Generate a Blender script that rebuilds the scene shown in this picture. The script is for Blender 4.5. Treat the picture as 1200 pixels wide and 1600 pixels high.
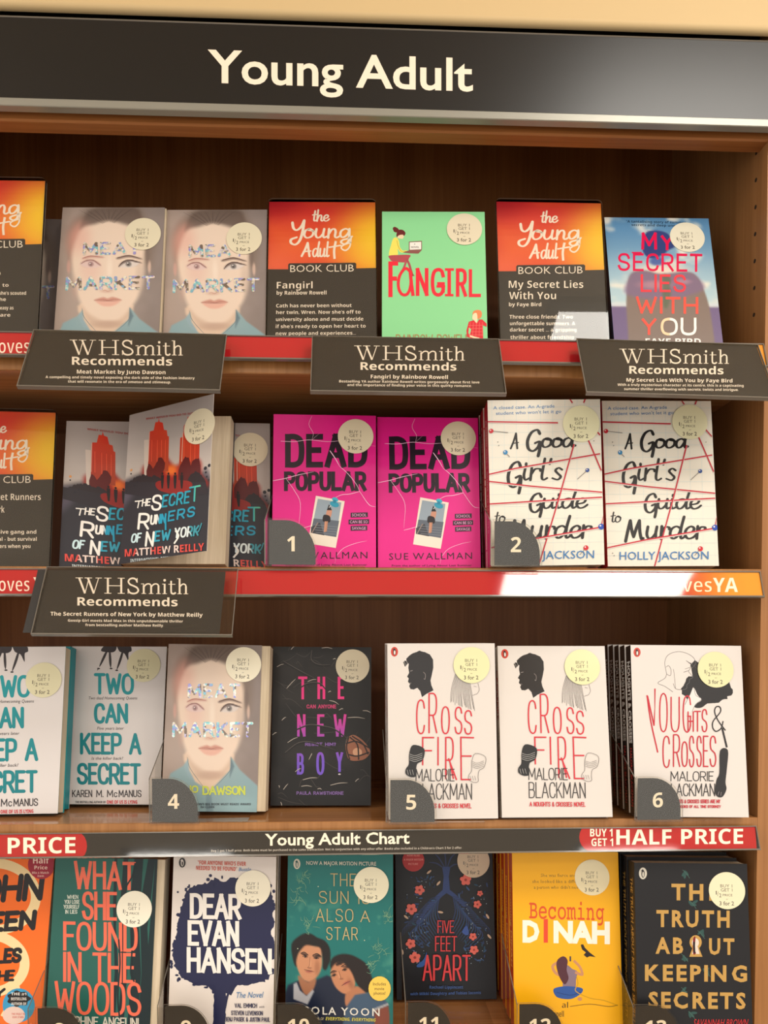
import bpy, math, random
import numpy as np
from mathutils import Vector, Matrix, geometry
for o in list(bpy.data.objects): bpy.data.objects.remove(o)
S = bpy.context.scene
COL = S.collection
R = math.radians

# ---------------------------------------------------------------- camera
F_PX = 1215.0
YAW, PITCH, PP_Y = 0.0419458618, -0.0321971736, 1039.12
CAM = Vector((0, -0.95, 0))
_f = Vector((math.sin(YAW)*math.cos(PITCH), math.cos(YAW)*math.cos(PITCH), math.sin(PITCH)))
_r = Vector((math.cos(YAW), -math.sin(YAW), 0)); _u = _r.cross(_f)
cam = bpy.data.cameras.new('camera'); camo = bpy.data.objects.new('camera', cam); COL.objects.link(camo)
camo.matrix_world = Matrix(((_r.x, _u.x, -_f.x, CAM.x), (_r.y, _u.y, -_f.y, CAM.y), (_r.z, _u.z, -_f.z, CAM.z), (0, 0, 0, 1)))
cam.sensor_fit = 'AUTO'; cam.sensor_width = 36; cam.lens = F_PX/1600*36
cam.shift_y = (PP_Y-800)/1600; cam.clip_start = .05; cam.clip_end = 50
S.camera = camo

# ---------------------------------------------------------------- exposure, world, lamps
vs = S.view_settings
S.display_settings.display_device = 'sRGB'
vs.view_transform = 'Standard'; vs.look = 'None'; vs.gamma = 1; vs.use_curve_mapping = False
vs.exposure = 0.50
w = bpy.data.worlds.new('store_air'); S.world = w; w.use_nodes = True
w.node_tree.nodes['Background'].inputs[0].default_value = (1.0, .95, .88, 1)
w.node_tree.nodes['Background'].inputs[1].default_value = 1.0
CEIL = 1.22
LAMPS = [(.84, -1.10, .64, 15.0), (-1.55, -1.2, .62, 9.0), (1.42, -2.95, .5, 11), (-.86, -2.95, .5, 11), (.25, -2.1, .3, 5.0)]
WARM = (1.0, .95, .87)
for i, (x, y, s, p) in enumerate(LAMPS):
    l = bpy.data.lights.new('ceiling_lamp_light', 'AREA'); l.shape = 'SQUARE'; l.size = s; l.energy = p; l.color = WARM
    o = bpy.data.objects.new('ceiling_lamp_light', l); COL.objects.link(o); o.location = (x, y, CEIL-.022)

# ---------------------------------------------------------------- pixel <-> plane helpers
def ray(px, py):
    return _f + _r*((px-600)/F_PX) - _u*((py-PP_Y)/F_PX)
def at(px, py, Y=0.0):
    d = ray(px, py); return CAM + d*((Y-CAM.y)/d.y)
class Frame:
    """a flat printed face: origin bottom-left, ex right, ez up, size w x h"""
    def __init__(s, o, ex, ez, w, h):
        s.o, s.ex, s.ez, s.w, s.h = Vector(o), Vector(ex).normalized(), Vector(ez).normalized(), w, h
        s.n = s.ex.cross(s.ez)
    def uv(s, px, py):
        d = ray(px, py); t = (s.o-CAM).dot(s.n)/d.dot(s.n); q = CAM+d*t-s.o
        return q.dot(s.ex)/s.w, 1-q.dot(s.ez)/s.h
    def uvs(s, X, Y):
        D = np.array(_f)[None]+np.outer((X-600)/F_PX, np.array(_r))-np.outer((Y-PP_Y)/F_PX, np.array(_u))
        n = np.array(s.n); t = float((s.o-CAM).dot(s.n))/(D@n); Q = np.array(CAM)[None]+D*t[:, None]-np.array(s.o)[None]
        return np.stack([Q@np.array(s.ex)/s.w, 1-Q@np.array(s.ez)/s.h], 1)
    def px(s, U, V):
        P = np.array(s.o)[None]+np.outer(U*s.w, np.array(s.ex))+np.outer((1-V)*s.h, np.array(s.ez))-np.array(CAM)[None]
        z = P@np.array(_f)
        return 600+F_PX*(P@np.array(_r))/z, PP_Y-F_PX*(P@np.array(_u))/z

# ---------------------------------------------------------------- object helpers
def tag(o, label=None, cat=None, group=None, kind=None):
    if label: o['label'] = label
    if cat: o['category'] = cat
    if group: o['group'] = group
    if kind: o['kind'] = kind
    return o
def link(name, me, parent=None, mats=()):
    o = bpy.data.objects.new(name, me); COL.objects.link(o)
    if parent is not None: o.parent = parent
    for m in mats: me.materials.append(m)
    return o
def empty(name, mat=None, loc=None):
    o = bpy.data.objects.new(name, None); o.empty_display_size = .02; COL.objects.link(o)
    if mat is not None: o.matrix_world = mat
    if loc is not None: o.location = loc
    return o
class MB:
    def __init__(s): s.v = []; s.f = []; s.m = []
    def quad(s, a, b, c, d, m=0):
        n = len(s.v); s.v += [a, b, c, d]; s.f.append((n, n+1, n+2, n+3)); s.m.append(m)
    def box(s, x0, x1, y0, y1, z0, z1, m=0, bev=0):
        if bev:  # chamfer the long edges that face the viewer
            b = bev
            prof = [(y0, z0+b), (y0+b, z0), (y1, z0), (y1, z1), (y0+b, z1), (y0, z1-b)]
            s.prism([(y, z) for y, z in prof], x0, x1, m); return
        n = len(s.v)
        s.v += [(x0, y0, z0), (x1, y0, z0), (x1, y1, z0), (x0, y1, z0), (x0, y0, z1), (x1, y0, z1), (x1, y1, z1), (x0, y1, z1)]
        for q in ((0, 3, 2, 1), (4, 5, 6, 7), (0, 1, 5, 4), (1, 2, 6, 5), (2, 3, 7, 6), (3, 0, 4, 7)):
            s.f.append(tuple(n+i for i in q)); s.m.append(m)
    def prism(s, yz, x0, x1, m=0):     # profile in the (y,z) plane swept along x
        n = len(s.v); k = len(yz)
        s.v += [(x0, y, z) for y, z in yz]+[(x1, y, z) for y, z in yz]
        for i in range(k):
            j = (i+1) % k; s.f.append((n+i, n+k+i, n+k+j, n+j)); s.m.append(m)
        s.f.append(tuple(n+i for i in range(k))); s.m.append(m)
        s.f.append(tuple(n+k+i for i in range(k-1, -1, -1))); s.m.append(m)
    def plate(s, xz, y0, y1, m=0):     # outline in the (x,z) plane given a thickness in y
        n = len(s.v); k = len(xz)
        s.v += [(x, y0, z) for x, z in xz]+[(x, y1, z) for x, z in xz]
        for i in range(k):
            j = (i+1) % k; s.f.append((n+i, n+k+i, n+k+j, n+j)); s.m.append(m)
        s.f.append(tuple(n+i for i in range(k))); s.m.append(m)
        s.f.append(tuple(n+k+i for i in range(k-1, -1, -1))); s.m.append(m)
    def slabyz(s, yz, x0, x1, m=0): s.prism(yz, x0, x1, m)
    def build(s, name, mats, parent=None):
        me = bpy.data.meshes.new(name); me.from_pydata([tuple(v) for v in s.v], [], s.f)
        if not isinstance(mats, (list, tuple)): mats = [mats]
        o = link(name, me, parent, mats); me.polygons.foreach_set('material_index', s.m)
        import bmesh
        bm = bmesh.new(); bm.from_mesh(me); bmesh.ops.recalc_face_normals(bm, faces=bm.faces); bm.to_mesh(me); bm.free()
        me.update(); return o

# ---------------------------------------------------------------- materials
def lin(c):
    c = np.asarray(c, float)/255.0
    return np.where(c <= .04045, c/12.92, ((c+.055)/1.055)**2.4)
def mat(name, base=(128, 128, 128), rough=.5, spec=.5, metal=0, coat=0, bump=None):
    m = bpy.data.materials.new(name); m.use_nodes = True; nt = m.node_tree; b = nt.nodes['Principled BSDF']
    b.inputs['Base Color'].default_value = (*lin(base), 1); b.inputs['Roughness'].default_value = rough
    b.inputs['Specular IOR Level'].default_value = spec; b.inputs['Metallic'].default_value = metal
    b.inputs['Coat Weight'].default_value = coat; b.inputs['Coat Roughness'].default_value = .04
    tc = nt.nodes.new('ShaderNodeTexCoord'); nz = nt.nodes.new('ShaderNodeTexNoise')
    sc, amt, dist = bump if bump else (60, .04, .001)
    nz.inputs['Scale'].default_value = sc; nz.inputs['Detail'].default_value = 3
    nt.links.new(tc.outputs['Object'], nz.inputs['Vector'])
    bp = nt.nodes.new('ShaderNodeBump'); bp.inputs['Strength'].default_value = amt; bp.inputs['Distance'].default_value = dist
    nt.links.new(nz.outputs['Fac'], bp.inputs['Height']); nt.links.new(bp.outputs['Normal'], b.inputs['Normal'])
    return m
def wood(name, c1, c2, axis=0, rough=.42, scale=1.0, coat=0, spec=.4):
    m = mat(name, c1, rough, spec, coat=coat); nt = m.node_tree; b = nt.nodes['Principled BSDF']
    tc = nt.nodes.new('ShaderNodeTexCoord'); mp = nt.nodes.new('ShaderNodeMapping')
    sc = [170*scale]*3; sc[axis] = 5*scale; mp.inputs['Scale'].default_value = sc
    nz = nt.nodes.new('ShaderNodeTexNoise'); nz.inputs['Scale'].default_value = 1; nz.inputs['Detail'].default_value = 6; nz.inputs['Distortion'].default_value = .6
    n2 = nt.nodes.new('ShaderNodeTexNoise'); n2.inputs['Scale'].default_value = .12; n2.inputs['Detail'].default_value = 2
    ad = nt.nodes.new('ShaderNodeMath'); ad.operation = 'MULTIPLY_ADD'; ad.inputs[1].default_value = .55
    cr = nt.nodes.new('ShaderNodeValToRGB'); cr.color_ramp.elements[0].position = .38; cr.color_ramp.elements[1].position = .72
    cr.color_ramp.elements[0].color = (*lin(c1), 1); cr.color_ramp.elements[1].color = (*lin(c2), 1)
    L = nt.links.new
    L(tc.outputs['Object'], mp.inputs['Vector']); L(mp.outputs['Vector'], nz.inputs['Vector']); L(mp.outputs['Vector'], n2.inputs['Vector'])
    L(n2.outputs['Fac'], ad.inputs[0]); 
    mx = nt.nodes.new('ShaderNodeMath'); mx.operation = 'MULTIPLY'; mx.inputs[1].default_value = .45; L(nz.outputs['Fac'], mx.inputs[0]); L(mx.outputs[0], ad.inputs[2])
    L(ad.outputs[0], cr.inputs['Fac']); L(cr.outputs['Color'], b.inputs['Base Color'])
    return m
def print_mat(name, rough=.38, coat=0, spec=.35):
    m = mat(name, (200, 200, 200), rough, spec, coat=coat, bump=(35, .03, .001)); nt = m.node_tree
    a = nt.nodes.new('ShaderNodeVertexColor'); a.layer_name = 'Col'
    nt.links.new(a.outputs['Color'], nt.nodes['Principled BSDF'].inputs['Base Color']); return m
def foil_mat():
    m = mat('holographic_foil', (200, 200, 200), .28, .8, metal=.25); nt = m.node_tree; b = nt.nodes['Principled BSDF']
    tc = nt.nodes.new('ShaderNodeTexCoord'); vo = nt.nodes.new('ShaderNodeTexVoronoi'); vo.inputs['Scale'].default_value = 300
    n2 = nt.nodes.new('ShaderNodeTexNoise'); n2.inputs['Scale'].default_value = 55
    sx = nt.nodes.new('ShaderNodeSeparateColor'); cr = nt.nodes.new('ShaderNodeValToRGB')
    els = cr.color_ramp.elements
    cols = [(0, (100, 78, 68)), (.2, (236, 208, 120)), (.34, (196, 122, 96)), (.48, (246, 244, 238)), (.6, (124, 206, 206)), (.74, (150, 142, 218)), (.87, (246, 240, 220)), (1, (122, 108, 98))]
    els[0].position = 0; els[0].color = (*lin(cols[0][1]), 1); els[1].position = 1; els[1].color = (*lin(cols[-1][1]), 1)
    for p, c in cols[1:-1]:
        e = els.new(p); e.color = (*lin(c), 1)
    mx = nt.nodes.new('ShaderNodeMath'); mx.operation = 'MULTIPLY_ADD'; mx.inputs[1].default_value = .5
    m3 = nt.nodes.new('ShaderNodeMath'); m3.operation = 'MULTIPLY'; m3.inputs[1].default_value = 1.0
    L = nt.links.new; L(tc.outputs['Object'], vo.inputs['Vector']); L(tc.outputs['Object'], n2.inputs['Vector'])
    L(vo.outputs['Color'], sx.inputs['Color']); L(sx.outputs['Red'], mx.inputs[0]); L(n2.outputs['Fac'], m3.inputs[0]); L(m3.outputs[0], mx.inputs[2])
    L(mx.outputs[0], cr.inputs['Fac']); L(cr.outputs['Color'], b.inputs['Base Color'])
    return m
def clear_mat(name, tint=(250, 248, 244), ior=1.45, rough=.02, haze=0.0):
    m = bpy.data.materials.new(name); m.use_nodes = True; nt = m.node_tree; nt.nodes.remove(nt.nodes['Principled BSDF'])
    out = nt.nodes['Material Output']; tr = nt.nodes.new('ShaderNodeBsdfTransparent'); tr.inputs[0].default_value = (*lin(tint), 1)
    gl = nt.nodes.new('ShaderNodeBsdfGlossy'); gl.inputs['Roughness'].default_value = rough; gl.inputs[0].default_value = (1, 1, 1, 1)
    fr = nt.nodes.new('ShaderNodeFresnel'); fr.inputs['IOR'].default_value = ior
    L = nt.links.new
    mx = nt.nodes.new('ShaderNodeMixShader'); gm = nt.nodes.new('ShaderNodeNewGeometry'); iv = nt.nodes.new('ShaderNodeMath'); iv.operation = 'SUBTRACT'; iv.inputs[0].default_value = 1; mu = nt.nodes.new('ShaderNodeMath'); mu.operation = 'MULTIPLY'; L(gm.outputs['Backfacing'], iv.inputs[1]); L(iv.outputs[0], mu.inputs[0]); L(fr.outputs[0], mu.inputs[1]); L(mu.outputs[0], mx.inputs[0]); L(tr.outputs[0], mx.inputs[1]); L(gl.outputs[0], mx.inputs[2])
    L(mx.outputs[0], out.inputs['Surface']); return m

M = {}
M['back'] = wood('dark_back_laminate', (128, 76, 36), (160, 102, 54), 2, .5)
M['shelf'] = wood('shelf_laminate', (150, 101, 60), (186, 134, 86), 0, .14, spec=.55)
M['side'] = wood('side_laminate', (140, 96, 56), (170, 122, 76), 2, .4)
M['edge'] = wood('pale_edge_wood', (152, 102, 56), (184, 130, 78), 2, .35)
M['rail'] = wood('rail_wood', (138, 84, 42), (174, 114, 64), 0, .35)
M['print'] = print_mat('printed_cover')
M['gloss'] = print_mat('glossy_printed_cover', .2, .35)
M['matte'] = print_mat('matte_printed_card', .5)
M['strip'] = print_mat('glossy_strip_print', .05, .6, .6)
M['sign'] = print_mat('header_sign_face', .3, 0, .45)
M['foil'] = foil_mat()
M['page'] = wood('page_edges', (196, 178, 150), (228, 212, 186), 2, .8, scale=4)
M['trim'] = mat('brushed_trim', (150, 148, 138), .35, .5, metal=.35)
M['black'] = mat('black_gap', (16, 14, 13), .6)
M['clear'] = clear_mat('clear_acrylic')
M['clear_edge'] = mat('acrylic_cut_edge', (112, 106, 98), .12, .8)
M['smoke'] = clear_mat('smoked_acrylic', (110, 104, 98))
M['cream'] = mat('cream_paint', (214, 186, 138), .55, .3)
M['ceil'] = mat('ceiling_tile', (226, 208, 180), .8)
M['floor'] = mat('floor_carpet', (160, 146, 130), .8)
M['diff'] = mat('lamp_diffuser', (250, 246, 236), .4)
M['hole'] = mat('peg_hole_dark', (30, 18, 10), .8)

# ---------------------------------------------------------------- structure
BX0, BX1 = -.62, 1.1
def structure(name, mb, m): return tag(mb.build(name, m), kind='structure')
m = MB(); m.box(-3.2, 3.2, -4.2, 1.0, -1.62, -1.6); structure('floor', m, M['floor'])
m = MB(); m.box(-3.2, 3.2, -4.2, 1.0, CEIL, CEIL+.03); structure('ceiling', m, M['ceil'])
m = MB(); m.box(-3.2, 3.2, .42, .46, -1.6, CEIL); structure('wall_back', m, M['cream'])
zb = at(600, 37, -.001).z                       # bulkhead over the fixture, lower edge rounded
prof = [(-.009, CEIL)]
for i in range(9):
    a = math.pi*.5*i/8; prof.append((-.009+.008*(1-math.cos(a)), zb+.007*(1-math.sin(a))))
prof += [(-.0006, zb), (-.0006, CEIL)]
m = MB(); m.prism(prof, -3.2, 3.2); o = structure('trim_1', m, M['cream'])
for p in o.data.polygons: p.use_smooth = len(p.vertices) == 4 and p.area < .2
for (x, y, s, p) in LAMPS:
    t = empty('ceiling_light', loc=(x, y, CEIL)); h = s/2
    m = MB(); e = .03
    for a, b, c, d in ((-h-e, h+e, -h-e, -h), (-h-e, h+e, h, h+e), (-h-e, -h, -h, h), (h, h+e, -h, h)): m.box(a, b, c, d, -.02, 0)
    m.build('frame', M['trim'], t)
    m = MB(); m.box(-h, h, -h, h, -.014, -.004); m.build('diffuser', M['diff'], t)
    tag(t, {.84: 'square ceiling light just in front of the bookcase, right of centre', -1.55: 'square ceiling light just in front of the bookcase, far left', 1.42: 'square ceiling light across the aisle on the right', -.86: 'square ceiling light across the aisle on the left', .25: 'small square ceiling light in the middle of the aisle'}[x], 'ceiling light', 'ceiling lights above the aisle')
# ---------------------------------------------------------------- lettering and print engine
def _map(s, up, lo, dg):
    o = ''
    for c in s:
        if 'A' <= c <= 'Z': o += chr(up+ord(c)-65)
        elif 'a' <= c <= 'z': o += chr(lo+ord(c)-97)
        elif dg and '0' <= c <= '9': o += chr(dg+ord(c)-48)
        else: o += c
    return o
STY = {'gill': None, 'serif': (0x1D400, 0x1D41A, 0x1D7CE), 'ital': (0x1D468, 0x1D482, 0), 'sans': (0x1D5A0, 0x1D5BA, 0x1D7E2),
       'bold': (0x1D5D4, 0x1D5EE, 0x1D7EC), 'bi': (0x1D63C, 0x1D656, 0), 'mono': (0x1D670, 0x1D68A, 0x1D7F6)}
_tc = {}; _caps = {}; _atlas = {}
def atlas(style, off, res, chars):
    """filled outlines of the characters of one lettering style, with their advance widths"""
    A = _atlas.setdefault((style, off, res), {}); need = [c for c in sorted(set(chars)) if c not in A and c != ' ']
    if not need: return A
    cv = lambda s: _map(s, *STY[style]) if STY[style] else s
    ref = 'H' if style != 'mono' else 'B'; need = [ref]+[c for c in need if c != ref]
    cu = bpy.data.curves.new('tmp', 'FONT'); cu.size = 1; cu.offset = off; cu.resolution_u = res; cu.space_line = 4
    cu.body = '\n'.join([cv(ref*2)+'    |']+[cv(c)+'    |' for c in need])
    ob = bpy.data.objects.new('tmp', cu); me = bpy.data.meshes.new_from_object(ob)
    n = len(me.vertices); v = np.zeros(n*3); me.vertices.foreach_get('co', v); v = v.reshape(-1, 3)[:, :2].copy()
    row = np.round(-(v[:, 1]-.3)/4.0).astype(int); fr_ = [[] for _ in range(len(need)+1)]
    for p in me.polygons: fr_[row[p.vertices[0]]].append(tuple(p.vertices))
    bpy.data.objects.remove(ob); bpy.data.meshes.remove(me); bpy.data.curves.remove(cu)
    out = {}; bars = []
    for r_ in range(len(need)+1):
        ids = np.where(row == r_)[0]; xm = v[ids, 0].max(); bar = ids[v[ids, 0] > xm-.14-4*abs(off)]; bars.append(v[bar, 0].min())
        keep = np.setdiff1d(ids, bar); mp = {int(k): i for i, k in enumerate(keep)}
        vv = v[keep].copy(); vv[:, 1] += 4*r_; out[r_] = (vv, [tuple(mp[q] for q in f) for f in fr_[r_] if all(q in mp for q in f)])
    const = bars[1]-(bars[0]-bars[1])
    for i, c in enumerate(need): A[c] = (out[i+1][0], out[i+1][1], bars[i+1]-const)
    return A
ALIAS = {'sans': ('bold', -.014), 'serif': ('gill', 0), 'ital': ('gill', 0), 'bi': ('bold', 0)}
def glyphs(s, style, off, res, space=1.0):
    if style in ALIAS: off = round(off+ALIAS[style][1], 4); style = ALIAS[style][0]
    key = (s, style, off, res, space)
    if key in _tc: return _tc[key]
    A = atlas(style, off, res, s); x = 0; V = []; F = []; n = 0
    for c in s:
        if c not in A: x += .28*space; continue
        v, f, adv = A[c]; V.append(v+np.array([x, 0])); F += [tuple(i+n for i in q) for q in f]; n += len(v); x += adv*space
    _tc[key] = (np.vstack(V) if V else np.zeros((0, 2)), F); return _tc[key]
def capheight(style):
    if style not in _caps:
        v, f = glyphs('H' if style != 'mono' else 'B', style, 0, 2); _caps[style] = v[:, 1].max()
    return _caps[style]

CAPS = {
'A': (7, 'L0,10 3.5,0 7,10;L1.9,6.6 5.1,6.6'), 'B': (6, 'L0,0 0,10;S0,0 3.5,0 5.3,1 5.5,2.5 5,4.2 3.3,4.8 0,4.8;S0,4.8 3.8,4.8 5.8,5.8 6,7.4 5.4,9.3 3.5,10 0,10'),
'C': (6, 'S6,2.4 5.2,.6 3.2,0 1,.8 0,3.2 0,6.8 1,9.2 3.2,10 5.2,9.4 6,7.6'), 'D': (6, 'L0,0 0,10;S0,0 3,0 5.2,1 6,3.2 6,6.8 5.2,9 3,10 0,10'),
'E': (5, 'L5,0 0,0 0,10 5,10;L0,4.8 4.2,4.8'), 'F': (5, 'L5,0 0,0 0,10;L0,4.8 4,4.8'),
'G': (6, 'S6,2.4 5.2,.6 3.2,0 1,.8 0,3.2 0,6.8 1,9.2 3.2,10 5.2,9.3 6,8;L6,8.4 6,5.6 3.6,5.6'), 'H': (6, 'L0,0 0,10;L6,0 6,10;L0,4.9 6,4.9'),
'I': (0, 'L0,0 0,10'), 'J': (4, 'S4,0 4,3.5 4,7 3.4,9.4 1.8,10 .3,9.2 0,8'), 'K': (6, 'L0,0 0,10;L5.6,0 0,6;L1.8,4.3 6,10'), 'L': (5, 'L0,0 0,10 5,10'),
'M': (8, 'L0,10 .3,0 4,7.5 7.7,0 8,10'), 'N': (6, 'L0,10 0,0 6,10 6,0'), 'O': (6.4, 'S3.2,0 1,.8 0,3.2 0,6.8 1,9.2 3.2,10 5.4,9.2 6.4,6.8 6.4,3.2 5.4,.8 3.2,0'),
'P': (5.8, 'L0,0 0,10;S0,0 3.5,0 5.4,.9 5.8,2.8 5.3,4.7 3.5,5.5 0,5.5'), 'R': (6, 'L0,0 0,10;S0,0 3.5,0 5.4,.9 5.8,2.8 5.3,4.7 3.5,5.5 0,5.5;L3,5.5 6,10'),
'S': (6, 'S5.8,2.2 4.9,.5 3,0 1,.6 .2,2.4 .9,4.2 3,5 5,5.8 5.9,7.5 5,9.4 3,10 .9,9.4 0,7.6'), 'T': (6, 'L0,0 6,0;L3,0 3,10'),
'U': (6, 'S0,0 0,3.5 0,6.8 .8,9.2 3,10 5.2,9.2 6,6.8 6,3.5 6,0'), 'V': (6.5, 'L0,0 3.25,10 6.5,0'), 'W': (9, 'L0,0 2.2,10 4.5,2.5 6.8,10 9,0'),
'X': (6, 'L0,0 6,10;L6,0 0,10'), 'Y': (6, 'L0,0 3,5.2 6,0;L3,5.2 3,10'), 'Z': (6, 'L0,0 6,0 0,10 6,10'),
'&': (6, 'S6,10 3.5,6 1.2,2.8 1.6,.6 3.2,0 4.4,1.2 4,3 1.2,5.4 .2,7.6 1,9.6 3,10 5,8.4 6,6'), "'": (0, 'L0,0 0,2.2'), '?': (4, 'S0,1.8 1,.2 3,.2 4,2 3.2,4 2,5.2 2,7;L2,9.6 2,10'), ' ': (3, ''),
'.': (0, 'L0,9.7 0,10'), '-': (3, 'L0,5 3,5'), '!': (0, 'L0,0 0,7;L0,9.6 0,10')}
BRUSH = {
'A': (5.6, 'S0,10 2,5.4 3.7,.3;S3.7,.3 4.2,5 4.8,10;L1,6.8 5.6,6.2'), 'G': (5.8, 'S5.4,1.9 4.3,.2 1.8,1.4 .2,5 .6,8.6 2.6,9.8 4.8,8 5.5,5.8;S3.4,6.2 5.5,5.6 5.5,9 4.9,12'),
'M': (7.6, 'S.1,11 1.2,5 2.2,.4;S2.2,.4 2.8,5 3.7,8.6;S3.7,8.6 5,4 6.3,.4;S6.3,.4 6.5,6 7.3,10 8,9.5'), 'Y': (5.4, 'S0,1.4 .5,4.4 2,5.4 4,3.6 5.4,.2;S5.4,.2 4.7,6 3.4,11 1.4,13.4 -.6,12.6 -.6,10.6 2,9.4'),
'a': (5.2, 'S4.1,5.4 2.5,4.4 .6,5.6 0,8 .8,9.9 2.2,9.6 3.6,7.4 4.2,5.2;S4.2,4.6 3.8,7.5 4.1,9.8 5.4,9.2'), 'd': (5.4, 'S4.1,5.4 2.5,4.4 .6,5.6 0,8 .8,9.9 2.2,9.6 3.6,7.4 4.3,4.8;S5.4,0 4.3,5 4,8.5 4.4,10 5.6,9.2'),
'e': (4.2, 'S.5,7.7 2.8,7 3.6,5.4 2.4,4.4 .6,5.8 .1,8.2 1.2,10 3,9.6 4.4,8.2'), 'g': (5.2, 'S4.1,5.4 2.5,4.4 .6,5.6 0,8 .8,9.7 2.2,9.2 3.6,7.2 4.2,5;S4.2,4.6 4.1,9 3.7,12.4 2,14 .4,13 1,11.6 3.3,10.6 5.4,9.2'),
'h': (5, 'S1,0 .4,5 0,10;S.2,8.4 1.6,5.4 3,4.6 3.6,6 3.2,9 4,10 5.1,9.2'), 'i': (2, 'S.6,4.6 .2,8 .7,9.9 2,9.2;L.9,2.2 .9,2.8'), 'l': (2, 'S1.1,0 .5,5 .2,8.8 .8,10 2,9.2'),
'n': (5, 'S.5,4.6 .1,10;S.2,8 1.7,5 3,4.6 3.5,6.2 3.2,9 3.9,10 5.1,9.2'), 'm': (7.6, 'S.5,4.6 .1,10;S.2,8 1.5,5 2.6,4.7 3,6.2 2.7,10;S2.8,8 4.2,5 5.4,4.7 6,6.2 5.6,9 6.4,10 7.6,9.2'),
'o': (4.6, 'S2.4,4.5 .7,5.4 0,8 .8,9.9 2.4,9.8 3.9,8.2 4,5.8 2.6,4.4 1.6,5 4.6,6'), 'r': (3.4, 'S.5,4.4 .1,10;S.3,7.4 1.6,4.9 3.2,4.8 3.4,5.6'), 's': (3.4, 'S3.1,5.3 2,4.4 .9,5.6 1.8,7.2 2.7,8.6 1.7,10 -.1,9.3'),
't': (3, 'S1.9,1 1.2,5.6 .9,9 1.5,10 2.9,9.2;L-.3,4.5 3.4,3.9'), 'u': (5, 'S.4,4.6 0,8 .7,9.9 2.1,9.5 3.5,7.4;S3.9,4.6 3.4,8 3.8,9.9 5.1,9.2'), 'y': (4.6, 'S.4,4.6 .1,7.6 1,9.2 2.6,8.2 3.8,6;S4.2,4.6 3.6,9 2.8,12.6 1.2,13.8 0,12.6'),
"'": (1.2, 'L.9,.2 .4,2.4'), ' ': (3, '')}
def crom(P, n=4):
    P = np.asarray(P, float)
    if len(P) < 3: return P
    closed = np.allclose(P[0], P[-1])
    Q = np.vstack([P[-2] if closed else 2*P[0]-P[1], P, P[1] if closed else 2*P[-1]-P[-2]])
    out = []
    for i in range(len(P)-1):
        a, b, c, d = Q[i], Q[i+1], Q[i+2], Q[i+3]
        for t in np.arange(n)/n:
            out.append(.5*((2*b)+(c-a)*t+(2*a-5*b+4*c-d)*t*t+(3*b-a-3*c+d)*t**3))
    out.append(P[-1]); return np.array(out)
def parse(s):
    o = []
    for p in s.split(';'):
        if p: o.append((p[0], np.array([[float(k) for k in q.split(',')] for q in p[1:].split()])))
    return o
def smooth(t): t = np.clip(t, 0, 1); return t*t*(3-2*t)

def splits(kind, q, kx, ky):
    if kind != 'L' or len(q) < 3: return [(kind, q)]
    P = q*np.array([kx, ky]); out = []; cur = [q[0]]
    for i in range(1, len(q)-1):
        a, b = P[i]-P[i-1], P[i+1]-P[i]; cur.append(q[i])
        if a@b/(np.hypot(*a)*np.hypot(*b)) < -.1: out.append(('L', np.array(cur))); cur = [q[i]]
    cur.append(q[-1]); out.append(('L', np.array(cur))); return out

class Canvas:
    """soft-shaded print: colour per grid point, painted in picture units"""
    def __init__(s, X, Y, col): s.X, s.Y = X, Y; s.C = np.tile(np.asarray(col, float), (len(X), 1))
    def mix(s, m, col):
        col = np.asarray(col, float); s.C += (col-s.C)*m[:, None]
    def blob(s, cx, cy, rx, ry, col, a=1, soft=.4, rot=0):
        c, n = math.cos(R(rot)), math.sin(R(rot)); dx, dy = s.X-cx, s.Y-cy
        d = np.sqrt(((dx*c+dy*n)/rx)**2+((-dx*n+dy*c)/ry)**2); s.mix(a*smooth((1-d)/soft), col)
    def poly(s, pts, col, soft=10, a=1, sm=True):
        P = np.array(pts, float); P = crom(np.vstack([P, P[:1]]), 4)[:-1] if sm else P
        Q = np.roll(P, -1, 0); D = np.full(len(s.X), 1e9); ins = np.zeros(len(s.X), bool)
        for p, q in zip(P, Q):
            e = q-p; L = e@e+1e-9; t = np.clip(((s.X-p[0])*e[0]+(s.Y-p[1])*e[1])/L, 0, 1)
            D = np.minimum(D, (s.X-p[0]-t*e[0])**2+(s.Y-p[1]-t*e[1])**2)
            if abs(e[1]) > 1e-9: ins ^= ((p[1] > s.Y) != (q[1] > s.Y)) & (s.X < p[0]+(s.Y-p[1])*e[0]/e[1])
        D = np.sqrt(D); D = np.where(ins, D, -D); s.mix(a*smooth(.5+D/soft/2), col)
    def lin(s, x0, y0, x1, y1, c0, c1, a=1):
        dx, dy = x1-x0, y1-y0; t = smooth(((s.X-x0)*dx+(s.Y-y0)*dy)/(dx*dx+dy*dy)); s.C += ((np.asarray(c0, float)+(np.asarray(c1, float)-c0)*t[:, None])-s.C)*a
    def noise(s, seed, cell, col, a=.5, thr=.5, soft=.3, sx=1, sy=1):
        rs = np.random.RandomState(seed); G = rs.rand(64, 64)
        tot = 0
        for k, amp in ((1, .6), (2.1, .3), (4.3, .1)):
            x, y = s.X/cell*k*sx+50, s.Y/cell*k*sy+50; xi, yi = np.floor(x).astype(int), np.floor(y).astype(int)
            fx, fy = smooth(x-xi), smooth(y-yi); g = lambda i, j: G[i % 64, j % 64]
            tot = tot+amp*((g(xi, yi)*(1-fx)+g(xi+1, yi)*fx)*(1-fy)+(g(xi, yi+1)*(1-fx)+g(xi+1, yi+1)*fx)*fy)
        s.mix(a*smooth((tot-thr)/soft), col)

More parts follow.
